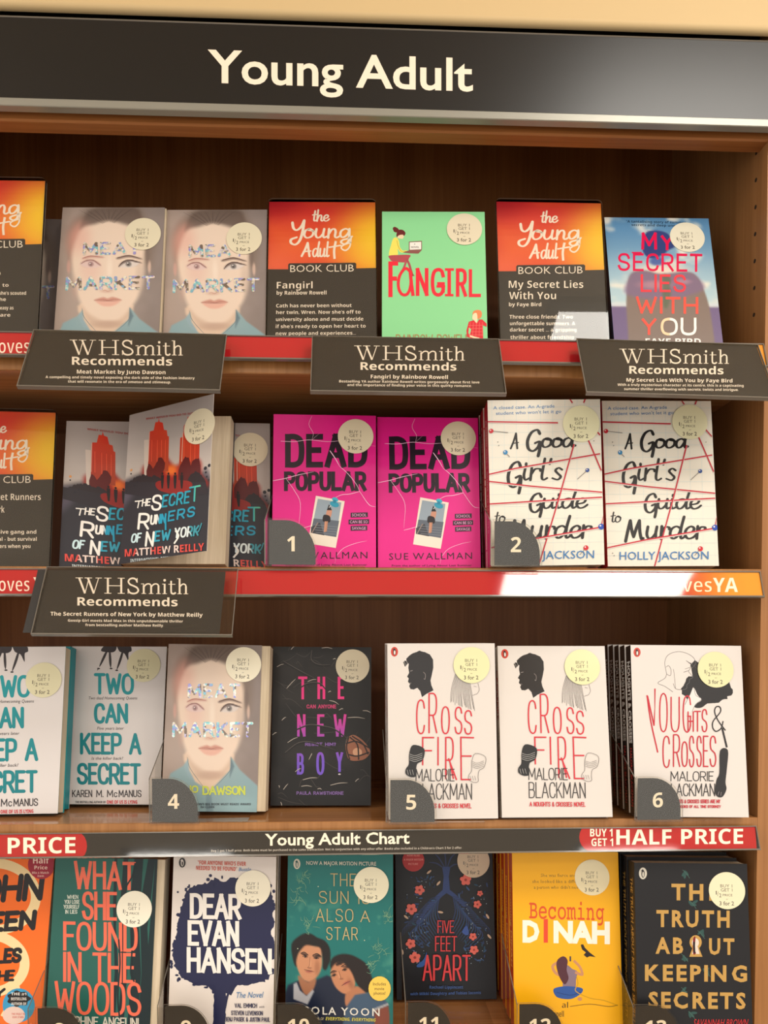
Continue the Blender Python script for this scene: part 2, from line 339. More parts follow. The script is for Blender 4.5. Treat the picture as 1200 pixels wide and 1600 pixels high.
class Art:
    def __init__(s, frame, x0, y0, z, nx=1, ny=1, bg=(255, 255, 255), paint=None):
        s.fr, s.x0, s.y0, s.z = frame, x0, y0, z; s.V = []; s.Fc = []; s.C = []; s.Mi = []; s.n = 0; s.layer = 0
        U, V = np.meshgrid(np.linspace(0, 1, nx+1), np.linspace(0, 1, ny+1)); U, V = U.ravel(), V.ravel()
        X, Y = frame.px(U, V); cv = Canvas((X-x0)*z, (Y-y0)*z, bg)
        if paint: paint(cv)
        f = []
        for j in range(ny):
            for i in range(nx):
                a = j*(nx+1)+i; f.append((a, a+nx+1, a+nx+2, a+1))
        s._add(np.stack([U, V], 1), f, cv.C, 0)
    def _add(s, UV, faces, C, mi):
        UV = np.clip(UV, 0, 1)
        s.V.append(np.column_stack([UV, np.full(len(UV), s.layer)])); s.C.append(np.clip(C, 0, 255))
        s.Fc += [tuple(i+s.n for i in f) for f in faces]; s.Mi += [mi]*len(faces); s.n += len(UV)
    def add(s, P, faces, col, mi=0, new=True):
        if new: s.layer += 1
        P = np.asarray(P, float)
        C = np.array([col(x, y) for x, y in P], float) if callable(col) else np.tile(np.asarray(col, float), (len(P), 1))
        s._add(s.fr.uvs(P[:, 0]/s.z+s.x0, P[:, 1]/s.z+s.y0), faces, C, mi)
    def poly(s, pts, col, sm=False, mi=0):
        P = np.array(pts, float)
        if sm: P = crom(np.vstack([P, P[:1]]), 4)[:-1]
        t = geometry.tessellate_polygon([[Vector((x, y, 0)) for x, y in P]])
        s.add(P, [tuple(q) for q in t], col, mi)
    def rect(s, x0, y0, x1, y1, col, mi=0): s.add([(x0, y0), (x1, y0), (x1, y1), (x0, y1)], [(0, 1, 2, 3)], col, mi)
    def ell(s, cx, cy, rx, ry, col, rot=0, n=22, mi=0):
        a = np.arange(n)/n*2*np.pi; c, k = math.cos(R(rot)), math.sin(R(rot)); x, y = rx*np.cos(a), ry*np.sin(a)
        s.add(np.stack([cx+x*c-y*k, cy+x*k+y*c], 1), [tuple(range(n))], col, mi)
    def line(s, pts, w, col, sm=True, rnd=False, new=True, mi=0, taper=False, brush=0, ext=False):
        if not new: s.layer += .3
        P = crom(pts, 4) if sm else np.asarray(pts, float)
        if len(P) < 2: return
        keep = [0]+[i for i in range(1, len(P)) if np.hypot(*(P[i]-P[i-1])) > 1e-6]; P = P[keep]
        if len(P) < 2: return
        if ext and not rnd and not np.allclose(P[0], P[-1], atol=1e-4):
            d0, d1 = P[0]-P[1], P[-1]-P[-2]; P = P.copy(); P[0] = P[0]+d0/np.hypot(*d0)*w/2; P[-1] = P[-1]+d1/np.hypot(*d1)*w/2
        T = np.diff(P, axis=0); L = np.hypot(T[:, 0], T[:, 1])[:, None]; T = T/L
        closed = np.allclose(P[0], P[-1], atol=1e-4)
        t0 = T[-1] if closed else T[0]; t1 = T[0] if closed else T[-1]
        A = np.vstack([t0, T]); B = np.vstack([T, t1]); N = A+B; ln = np.hypot(N[:, 0], N[:, 1])[:, None]
        N = np.where(ln < .35, A, N/np.maximum(ln, 1e-6)); N = np.stack([-N[:, 1], N[:, 0]], 1)
        cs = np.abs((N*np.stack([-A[:, 1], A[:, 0]], 1)).sum(1)); mit = 1/np.clip(cs, .7, 1)
        hw = np.full(len(P), w/2.0)*mit
        if brush:
            dirv = np.abs((A+B)[:, 1])/np.maximum(np.hypot((A+B)[:, 0], (A+B)[:, 1]), 1e-6); hw = w/2*(1-brush+brush*dirv**1.3)
            hw = np.convolve(np.pad(hw, 1, mode='edge'), [.25, .5, .25], 'valid')
        if taper:
            k = np.linspace(0, 1, len(P)); hw = hw*(.25+.75*np.sin(np.pi*np.clip(k*.85+.15, 0, 1))**.7)
        Q = np.vstack([P+N*hw[:, None], P-N*hw[:, None]]); n = len(P)
        F = [(i, i+1, n+i+1, n+i) for i in range(n-1)]
        if rnd and not closed:
            for e, h, d in ((0, hw[0], -T[0]), (n-1, hw[-1], T[-1])):
                a = np.linspace(-np.pi/2, np.pi/2, 6)+math.atan2(d[1], d[0]); b = len(Q); Q = np.vstack([Q, P[e]+h*np.stack([np.cos(a), np.sin(a)], 1)]); F.append(tuple(range(b, b+6)))
        s.add(Q, F, col, mi, new)
    def hand(s, txt, x0, y0, x1, y1, w, col, gap=2.0, slope=0, slant=0, rnd=False, mi=0, font=None, brush=0, jit=0, seed=1, pen_in=True, sp=None):
        font = font or CAPS; rs = random.Random(seed); tot = 0; pos = []
        for c in txt:
            adv, d = font[c]; pos.append(tot); tot += (sp if (sp and c == ' ') else adv)+gap
        tot -= gap; hw = w/2 if pen_in else 0
        kx = (x1-x0-2*hw)/max(tot, .01); ky = (y1-y0-2*hw)/10.0; s.layer += 1
        for c, p in zip(txt, pos):
            jy = rs.uniform(-jit, jit); js = 1+rs.uniform(-jit, jit)*.5
            for kind, q in [z_ for k_, q_ in parse(font[c][1]) for z_ in splits(k_, q_, kx, ky)]:
                X = x0+hw+(q[:, 0]+p)*kx+slant*(10-q[:, 1])*ky; Y = y0+hw+(q[:, 1]*js+jy)*ky+slope*(X-x0)
                s.line(np.stack([X, Y], 1), w, col, sm=kind == 'S', rnd=rnd, new=False, mi=mi, brush=brush, ext=True)
    def text(s, txt, x0, base, x1, cap, col, style='sans', off=0, res=2, slope=0, space=1.0, shear=0, mi=0, arc=0):
        """cap = height of a capital in picture units; fitted between x0 and x1 (x1 None keeps its own width)"""
        v, f = glyphs(txt, style, off, res, space)
        if not len(v): return
        if style in ('ital', 'bi'): shear = shear or .2
        k = cap/capheight(style); a, b = v[:, 0].min(), v[:, 0].max()
        kx = (x1-x0)/(b-a) if x1 is not None else k
        X = x0+(v[:, 0]-a)*kx+shear*v[:, 1]*k; Y = base-v[:, 1]*k+slope*(X-x0)
        s.add(np.stack([X, Y], 1), f, col, mi)
    def serif_name(s, x0, yt, x1, yb, col, slope=.008):
        """light roman lettering with thick and thin strokes and flat serifs; ten units per capital"""
        k = (yb-yt)/10.0; tot = 63.6; kx = (x1-x0)/tot; s.layer += 1
        def L(p, w, sm=False, taper=False): s.line([(x0+a*kx, yt+b*k+slope*a*kx) for a, b in p], w*k, col, sm, new=False, taper=taper)
        tk, tn, sf = 1.25, .5, .42
        for a, b, w in ((2.2, 5.6, tk), (7.9, 5.6, tn), (7.2, 10.6, tk), (13.4, 10.6, tn)): L([(a, 0), (b, 10)], w)
        for a, b in ((.2, 4.4), (5.4, 9.6), (11.6, 15.2)): L([(a, .15), (b, .15)], sf)
        for x in (18.6, 26.2): L([(x, 0), (x, 10)], tk); L([(x-2, .15), (x+2, .15)], sf); L([(x-2, 9.85), (x+2, 9.85)], sf)
        L([(18.6, 5), (26.2, 5)], tn)
        L([(35.2, 2.6), (34.6, .9), (32.8, .15), (31, .8), (30.3, 2.4), (31.3, 4.1), (33.2, 5), (35.2, 6.2), (35.9, 8), (34.8, 9.5), (32.8, 9.9), (30.9, 9.1), (30.1, 7.2)], 1.05, True); L([(35.3, 0), (35.3, 3)], tn); L([(30.1, 6.8), (30.1, 10)], tn)
        def stem(x, t=3.6): L([(x, t), (x, 10)], 1.15); L([(x-1.3, 9.85), (x+1.3, 9.85)], sf)
        for x in (39, 43.2, 47.4): stem(x, 4.6)
        L([(37.5, 3.7), (39, 3.7), (39, 4.8)], .45)
        for x in (39.2, 43.4): L([(x, 5.4), (x+1.2, 4), (x+2.6, 3.6), (x+3.7, 4.2), (x+4, 5.4)], .85, True)
        stem(50.9); L([(49.5, 3.7), (51, 3.7)], .45); s.ell(x0+50.9*kx, yt+1.3*k+slope*50.9*kx, .85*k, .85*k, col, n=10)
        L([(54.6, 1.6), (54.6, 8.4), (55.2, 9.7), (56.3, 9.8), (57.2, 9)], 1.05, True); L([(53, 3.8), (57, 3.8)], sf)
        stem(59.4, 0); L([(58, .15), (59.4, .15)], sf); stem(63, 5); L([(59.6, 5.3), (60.7, 4), (61.8, 3.6), (62.8, 4.3), (63, 5.4)], .85, True)
    def mesh(s, name, w, h, pitch=.00001, xf=None):
        V = np.vstack(s.V); P = np.stack([V[:, 0]*w, -V[:, 2]*pitch, (1-V[:, 1])*h], 1)
        if xf is not None: P = xf(P)
        return P, s.Fc, np.vstack(s.C), s.Mi
def color_mesh(name, parts):
    """parts: list of (verts, faces, colours 0-255, material index)"""
    vs_, fs, cs, ms, n = [], [], [], [], 0
    for P, F, C, Mi in parts:
        P = np.asarray(P, float); C = np.asarray(C, float)
        if C.ndim == 1: C = np.tile(C, (len(P), 1))
        if isinstance(Mi, int): Mi = [Mi]*len(F)
        vs_.append(P); cs.append(C); fs += [tuple(i+n for i in f) for f in F]; ms += Mi; n += len(P)
    me = bpy.data.meshes.new(name); me.from_pydata(np.vstack(vs_).tolist(), [], fs)
    at_ = me.color_attributes.new('Col', 'FLOAT_COLOR', 'POINT'); c = np.ones((n, 4)); c[:, :3] = lin(np.vstack(cs)); at_.data.foreach_set('color', c.ravel())
    me.polygons.foreach_set('material_index', ms); me.update(); return me
def art_panel(name, art, w, h, thick, edge, mats, parent=None):
    """a flat card: printed front at y=0, body behind it"""
    k = .0002
    body = ([(0, k, 0), (w, k, 0), (w, k, h), (0, k, h), (0, thick, 0), (w, thick, 0), (w, thick, h), (0, thick, h)],
            [(0, 1, 2, 3), (5, 4, 7, 6), (0, 4, 5, 1), (1, 5, 6, 2), (2, 6, 7, 3), (4, 0, 3, 7)], edge, 0)
    return link(name, color_mesh(name, [body, art.mesh(name, w, h)]), parent, mats)

# ---------------------------------------------------------------- placement table: front-bottom-left x, y, width, height, yaw, tilt, lean, thickness
Z = {1: .345, 2: .088, 3: -.223, 4: -.50}
POSE = {
'meat1': (1, -0.3695, 0.0403, 0.1306, 0.2087, -1.88, -0.24, 11.47, 0.022), 'meat2': (1, -0.2356, 0.0425, 0.1285, 0.2089, -1.72, -0.57, 11.08, 0.022),
'meat0': (1, -0.5060, 0.0690, 0.1303, 0.2100, 0, 0, 12.0, 0.022),
'fangirl': (1, 0.0387, 0.0346, 0.1330, 0.2091, -2.29, 0.06, 11.57, 0.025), 'mysecret': (1, 0.3307, 0.0212, 0.1377, 0.2104, -1.45, 0.13, 15.17, 0.022),
'run_l': (2, -0.3724, 0.0614, 0.1290, 0.1972, -0.27, 0.03, 9.66, 0.022), 'run_f': (2, -0.2847, 0.0246, 0.1306, 0.1975, -2.84, 0.15, 11.71, 0.022),
'run_r': (2, -0.2340, 0.0637, 0.1290, 0.1959, 2.29, -0.33, 7.49, 0.022), 'dead1': (2, -0.0994, 0.0321, 0.1307, 0.1985, 0.15, 0.18, 7.78, 0.022),
'dead2': (2, 0.0338, 0.0367, 0.1307, 0.1988, -0.48, -0.01, 8.43, 0.022), 'gg1': (2, 0.1718, 0.0029, 0.1402, 0.2068, -1.37, -0.90, 4.01, 0.030),
'gg2': (2, 0.3208, 0.0136, 0.1410, 0.2142, -0.48, -0.45, 6.77, 0.030), 'two0': (3, -0.4982, 0.0370, 0.1291, 0.2129, 0.17, -0.26, 10.42, 0.022),
'two1': (3, -0.3820, 0.0890, 0.1292, 0.2114, -3.0, 0.20, 9.8, 0.030), 'meat4': (3, -0.2406, 0.0367, 0.1206, 0.2135, -1.08, 0.93, 8.74, 0.030),
'newboy': (3, -0.1072, 0.0749, 0.1328, 0.2122, -0.18, 0.39, 9.21, 0.020), 'cf1': (3, 0.0454, -0.0046, 0.1350, 0.2172, -0.44, -0.16, 7.18, 0.020),
'cf2': (3, 0.1851, -0.0059, 0.1377, 0.2146, -0.43, 0.13, 10.42, 0.020), 'noughts': (3, 0.3508, -0.0090, 0.1408, 0.2144, -1.75, 0.50, 8.36, 0.020),
'orange': (4, -0.5262, 0.0308, 0.1350, 0.2185, -1.71, 0.19, 13.72, 0.020), 'woods': (4, -0.3877, 0.0348, 0.1329, 0.2145, -3.26, 0.47, 9.03, 0.025),
'evan': (4, -0.2328, 0.0290, 0.1332, 0.2172, -2.63, 0.18, 8.48, 0.025), 'sun': (4, -0.0849, 0.0262, 0.1372, 0.2191, -2.11, 0.17, 9.23, 0.025),
'five': (4, 0.0618, 0.1019, 0.1374, 0.2033, -2.22, -0.46, 11.13, 0.025), 'dinah': (4, 0.2063, 0.0154, 0.1393, 0.2206, -1.08, 0.53, 8.45, 0.025),
'truth': (4, 0.3527, -0.0200, 0.1420, 0.2159, -2.55, 0.57, 7.50, 0.025),
'ya_a': (1, -0.5163, 0.0244, 0.1340, 0.2294, -1.18, 0.09, 8.54, 0.006), 'ya_b': (1, -0.1050, 0.0347, 0.1374, 0.2254, -1.14, -0.38, 11.49, 0.006),
'ya_c': (1, 0.1886, 0.0294, 0.1369, 0.2269, -0.62, 0.01, 10.50, 0.006), 'ya_d': (2, -0.5148, 0.0427, 0.1340, 0.2083, 2.63, -0.05, 9.76, 0.006)}
def pose_matrix(k):
    row, X, Y, w, h, yaw, tilt, lean, t = POSE[k]
    Rm = Matrix.Rotation(R(yaw), 4, 'Z')@Matrix.Rotation(R(tilt), 4, 'Y')@Matrix.Rotation(R(-lean), 4, 'X')
    lift = max(0, w*math.sin(R(tilt)))
    return Matrix.Translation((X, Y, Z[row]+t*math.sin(R(lean))+.0005+lift))@Rm
def pose_frame(k, open_=0):
    m = pose_matrix(k); row, X, Y, w, h = POSE[k][:5]
    q = (m@Matrix.Rotation(R(-open_), 4, 'Z')).to_3x3()
    return Frame(m.translation, q@Vector((1, 0, 0)), q@Vector((0, 0, 1)), w, h)
# ---------------------------------------------------------------- printed faces, measured in zoomed picture units (origin px, origin py, zoom)
ARTS = {}
W_ = (246, 240, 232)
def sun_logo(a, cx, cy, rx, ry, c1, c2, c3):      # small oval publisher mark with a bird
    a.ell(cx, cy, rx, ry, c1); a.ell(cx+rx*.02, cy+ry*.08, rx*.42, ry*.66, c2); a.ell(cx+rx*.05, cy+ry*.16, rx*.22, ry*.44, c3)
    a.ell(cx-rx*.08, cy-ry*.48, rx*.24, ry*.2, c2); a.poly([(cx-rx*.3, cy-ry*.5), (cx-rx*.62, cy-ry*.42), (cx-rx*.3, cy-ry*.36)], c2)

def art_meat():
    def p(c):
        c.lin(0, 0, 990, 0, (166, 148, 138), (136, 124, 120)); c.noise(3, 240, (120, 108, 102), .35, .5, .4)
        c.poly([(190, 640), (130, 420), (140, 220), (240, 90), (330, 38), (640, 38), (720, 140), (790, 300), (790, 520), (740, 620), (460, 420)], (124, 108, 98), 50)
        c.poly([(190, 640), (125, 470), (130, 300), (210, 180), (280, 230), (190, 420)], (190, 136, 120), 50, .75)
        c.poly([(215, 250), (250, 120), (340, 45), (640, 45), (700, 140), (735, 260), (650, 215), (560, 185), (440, 165), (330, 190)], (96, 80, 72), 22, .8); c.blob(300, 200, 120, 60, (118, 98, 90), .5, .9, -35)
        c.poly([(230, 960), (236, 1120), (300, 1230), (420, 1330), (560, 1240), (612, 1120), (612, 960)], (216, 188, 164), 14)
        c.poly([(440, 168), (330, 200), (230, 240), (168, 400), (150, 560), (178, 760), (205, 900), (262, 1030), (350, 1110), (440, 1150), (530, 1120), (620, 1010), (680, 900), (712, 740), (722, 560), (716, 400), (650, 250), (560, 205)], (228, 204, 184), 26)
        c.blob(440, 1165, 190, 56, (184, 150, 130), .8, .8); c.poly([(240, 1000), (300, 1080), (440, 1150), (560, 1110), (618, 1010), (600, 1090), (500, 1180), (400, 1190), (300, 1140)], (190, 160, 142), 30, .5)
        c.blob(210, 330, 150, 260, (222, 160, 146), .5, .9); c.blob(300, 640, 130, 190, (222, 170, 158), .45, .9)
        c.blob(690, 700, 60, 260, (186, 164, 150), .5, .9); c.blob(180, 820, 40, 160, (190, 150, 136), .4, .9)
        c.blob(128, 610, 20, 90, (196, 152, 140), .9, .6); c.blob(762, 620, 18, 84, (206, 176, 160), .9, .6); c.blob(745, 500, 26, 120, (112, 96, 90), .7, .7)
        c.blob(450, 640, 36, 200, (242, 224, 206), .7, .9); c.blob(430, 850, 80, 24, (196, 148, 130), .55, .8); c.blob(380, 780, 24, 70, (206, 172, 156), .4, .9); c.blob(490, 780, 24, 70, (206, 176, 158), .4, .9)
        c.poly([(238, 528), (300, 506), (392, 512), (398, 528), (310, 526), (240, 538)], (184, 130, 120), 9, .75)
        c.poly([(508, 526), (600, 506), (698, 536), (690, 545), (600, 526), (512, 544)], (112, 92, 84), 8, .85)
        c.blob(296, 586, 96, 46, (188, 138, 132), .75, .8); c.poly([(222, 584), (262, 556), (320, 552), (366, 588), (380, 606), (320, 622), (256, 612)], (220, 190, 186), 5, .9); c.blob(302, 586, 27, 30, (150, 112, 114), .95, .4); c.blob(302, 588, 11, 12, (96, 66, 70), .9, .4); c.poly([(218, 582), (262, 548), (322, 545), (372, 586), (384, 604), (364, 594), (318, 557), (264, 560)], (134, 86, 84), 5, .85)
        c.blob(600, 592, 96, 36, (160, 134, 124), .7, .7); c.poly([(524, 614), (556, 574), (606, 556), (660, 572), (682, 584), (640, 616), (580, 626)], (216, 204, 198), 5, .95); c.blob(598, 590, 29, 31, (104, 100, 100), .95, .4); c.blob(598, 592, 12, 13, (52, 44, 46), .95, .4); c.poly([(518, 618), (550, 568), (606, 546), (664, 562), (704, 580), (662, 576), (606, 562), (560, 584)], (72, 54, 52), 5, .9)
        c.poly([(330, 936), (400, 906), (436, 918), (480, 905), (548, 938), (440, 944)], (190, 122, 106), 8, .85)
        c.poly([(345, 942), (440, 946), (535, 942), (480, 990), (400, 990)], (222, 160, 142), 10, .85); c.poly([(330, 936), (440, 938), (548, 938), (440, 946)], (150, 92, 84), 5, .7)
        c.poly([(240, 1030), (200, 1085), (90, 1150), (55, 1260), (30, 1540), (860, 1540), (856, 1270), (690, 1120), (630, 1030), (612, 1010), (605, 1120), (430, 1300), (300, 1220), (250, 1120)], (134, 162, 168), 10, 1, False)
        c.blob(700, 1420, 220, 120, (150, 184, 188), .5, .9); c.poly([(612, 1010), (640, 1090), (600, 1190), (605, 1110)], (84, 108, 120), 8, .8, False); c.poly([(240, 1030), (250, 1120), (300, 1220), (250, 1190), (205, 1090)], (140, 166, 176), 8, .8, False)
        c.poly([(396, 1300), (440, 1300), (450, 1420), (480, 1600), (400, 1600)], (100, 124, 134), 10, .6, False); c.blob(430, 700, 520, 900, (206, 196, 188), .22, .9)
    a = Art(pose_frame('meat4'), 250, 1000, 5.517, 96, 150, (150, 138, 132), p)
    for p, w, col in (([(236, 530), (300, 508), (396, 522)], 9, (168, 116, 106)), ([(508, 530), (600, 508), (696, 540)], 10, (104, 82, 76)), ([(226, 584), (262, 554), (318, 548), (380, 600)], 5, (140, 96, 94)), ([(520, 616), (552, 570), (606, 550), (700, 582)], 6, (72, 54, 52)), ([(330, 936), (400, 930), (440, 938), (490, 929), (546, 937)], 4, (150, 92, 84)), ([(398, 848), (414, 838), (440, 852), (462, 838), (480, 846)], 4, (190, 142, 126)), ([(236, 1010), (262, 1110), (400, 1300)], 4, (96, 122, 132)), ([(612, 1010), (600, 1130), (430, 1306)], 4, (92, 116, 128))): a.line(p, w, col, taper=True)
    for k in range(16): a.line([(440+(k-8)*6, 172+abs(k-8)*3), (440+(k-8)*16, 110+abs(k-8)*3), (440+(k-8)*30, 56)], 3, (118, 102, 94) if k % 2 else (84, 70, 64), taper=True)
    for cx in (302, 598): a.ell(cx-6, 582, 5, 5, (240, 232, 228), n=8)
    a.hand('MEAT', 238, 375, 692, 500, 24, (225, 225, 225), 3.2, rnd=True, mi=1, jit=.02); a.hand('MARKET', 104, 706, 806, 840, 24, (225, 225, 225), 2.6, rnd=True, mi=1, jit=.02)
    a.hand('JUNO', 118, 1254, 330, 1318, 13, (196, 206, 84), 2.4); a.hand('DAWSON', 366, 1258, 736, 1336, 15, (196, 206, 84), 2.0)
    a.text("'A GUARDIAN'S BIG BOOK MUST READS' AWARD", 200, 1424, 784, 19, (70, 78, 84), 'bold'); a.text('for CLEAN', 350, 1448, 468, 19, (70, 78, 84), 'bold')
    ARTS['meat'] = (a, (720, 212), (240, 232, 206))

def art_fangirl():
    a = Art(pose_frame('fangirl'), 590, 320, 6.667, 1, 1, (140, 212, 150)); r = (232, 44, 62)
    a.line([(178, 250), (200, 262)], 42, (104, 40, 40), rnd=True); a.ell(192, 264, 28, 24, (104, 40, 40)); a.poly([(200, 290), (215, 262), (262, 262), (290, 292), (278, 322), (240, 322), (222, 318), (206, 336), (196, 326)], (104, 40, 40), True)
    a.poly([(222, 318), (262, 312), (272, 330), (262, 352), (240, 352), (222, 350), (206, 340)], (238, 208, 170), True)
    a.poly([(165, 350), (200, 344), (222, 380), (232, 440), (262, 478), (300, 474), (300, 492), (240, 496), (210, 460), (206, 530), (120, 530), (140, 420)], (238, 220, 100), True)
    a.line([(200, 370), (218, 440), (250, 485), (300, 484)], 5, (168, 150, 60))
    a.poly([(120, 530), (240, 522), (340, 524), (326, 560), (300, 600), (160, 590), (126, 562)], (176, 74, 84), True)
    a.line([(300, 580), (280, 640), (262, 680)], 22, (176, 84, 92)); a.line([(290, 560), (325, 610), (352, 700), (366, 744)], 24, (168, 76, 84)); a.poly([(344, 720), (366, 716), (386, 742), (350, 742)], (150, 60, 66))
    a.poly([(326, 384), (462, 376), (462, 470), (326, 476)], (130, 84, 76)); a.poly([(334, 392), (454, 386), (454, 464), (334, 470)], (238, 232, 222)); a.poly([(262, 498), (326, 476), (462, 472), (424, 510), (330, 506)], (140, 86, 80))
    a.text('a', 380, 416, None, 16, (90, 90, 90), 'bold'); a.text('NOVEL', 348, 450, 432, 17, (90, 90, 90), 'bold')
    for s, x0, x1, y0, y1, w in (('F', 112, 214, 590, 962, 44), ('N', 398, 530, 660, 950, 38), ('G', 556, 700, 658, 958, 36), ('I', 728, 768, 664, 952, 36), ('R', 816, 932, 664, 958, 36), ('L', 950, 1076, 672, 962, 34)):
        a.hand(s, x0, y0, x1, y1, w, r)
    a.rect(702, 662, 794, 688, r); a.rect(702, 930, 790, 954, r); a.rect(614, 840, 704, 864, r)
    a.line([(345, 700), (290, 664), (230, 740), (216, 850), (250, 930), (310, 930), (345, 840), (346, 700)], 30, r); a.line([(340, 690), (352, 820), (370, 950)], 34, r, False)
    a.poly([(1000, 1110), (1050, 1096), (1084, 1120), (1080, 1170), (1050, 1190), (1020, 1170), (990, 1150)], (232, 132, 84), True)
    a.poly([(996, 1140), (1030, 1130), (1040, 1180), (1030, 1246), (1010, 1210), (986, 1186)], (244, 216, 176), True)
    a.poly([(950, 1220), (1000, 1204), (1032, 1236), (1056, 1196), (1090, 1196), (1136, 1240), (1136, 1272), (1096, 1256), (1100, 1400), (1000, 1400), (930, 1376), (926, 1310)], (214, 40, 52), False)
    for k in range(5): a.line([(965+k*32, 1225), (955+k*34, 1370)], 4, (236, 110, 100), False)
    for k in range(4): a.line([(945, 1260+k*32), (1100, 1256+k*34)], 4, (236, 110, 100), False)
    a.poly([(950, 1280), (975, 1300), (960, 1356), (945, 1340)], (150, 214, 150)); a.line([(960, 1368), (1010, 1384), (1060, 1396)], 18, (244, 216, 176))
    a.hand('RAINBOW ROWELL', 190, 1352, 960, 1460, 9, (176, 132, 84), 2.4)
    ARTS['fangirl'] = (a, (904, 258), (226, 214, 186))

def art_mysecret():
    def p(c):
        c.lin(0, 60, 0, 880, (86, 132, 172), (176, 200, 206)); c.noise(5, 230, (226, 220, 206), .9, .52, .22, sy=1.6)
        c.blob(560, 560, 420, 130, (240, 214, 190), .8, .9); c.poly([(0, 890), (1250, 900), (1250, 1700), (0, 1700)], (112, 96, 132), 14, 1, False); c.poly([(0, 860), (1250, 868), (1250, 892), (0, 884)], (196, 204, 210), 8, .8, False)
        c.poly([(250, 640), (300, 570), (420, 560), (560, 590), (800, 570), (900, 620), (960, 740), (1010, 900), (1050, 1150), (1060, 1300), (1060, 1700), (260, 1700), (250, 1200), (232, 900), (236, 760)], (128, 112, 104), 10)
        c.poly([(250, 640), (300, 570), (420, 560), (560, 590), (800, 570), (900, 620), (950, 740), (600, 830), (236, 780)], (124, 104, 134), 26, .8); c.blob(500, 690, 230, 60, (196, 140, 150), .6, .8); c.blob(760, 660, 120, 40, (186, 140, 156), .6, .8)
        c.poly([(570, 620), (600, 590), (650, 640), (640, 700), (650, 780), (620, 900), (580, 890), (570, 780)], (92, 104, 84), 16, .8)
        c.poly([(430, 190), (520, 180), (620, 210), (660, 280), (690, 330), (620, 370), (590, 400), (500, 440), (430, 430), (390, 380), (376, 310), (400, 230)], (50, 64, 118), 8)
        c.blob(520, 470, 90, 52, (60, 84, 150), .85, .5)
    a = Art(pose_frame('mysecret'), 940, 330, 6, 84, 110, (150, 180, 200), p)
    a.text('"A tantalising story of summer', 230, 106, 790, 22, (30, 46, 66), 'bold', slope=.02); a.text('secrets and deep unease"', 280, 138, 770, 22, (30, 46, 66), 'bold', slope=.02)
    r = (214, 20, 74); q = (246, 84, 70)
    a.hand('M', 372, 200, 520, 360, 26, r); a.hand('Y', 556, 226, 672, 366, 26, r)
    a.hand('SECRET', 152, 392, 944, 560, 22, r, 3.0, slope=.012); a.line([(282, 378+10), (376, 388)], 12, r, False); a.line([(700, 400), (800, 404)], 8, r, False); a.line([(832, 402), (940, 406)], 10, r, False)
    a.hand('LIES', 366, 592, 792, 758, 22, (232, 62, 74), 3.0, slope=.006); a.hand('WITH', 322, 800, 906, 958, 24, q, 2.8, slope=.01); a.hand('Y', 376, 1006, 512, 1160, 24, q)
    a.hand('OU', 556, 1000, 888, 1166, 24, lambda x, y: (250, 206, 166) if x < 640 else (252, 244, 232), 2.6); a.text('FAYE BIRD', 410, 1256, 930, 62, (240, 236, 230), 'bold')
    ARTS['mysecret'] = (a, (802, 246), (222, 216, 194))

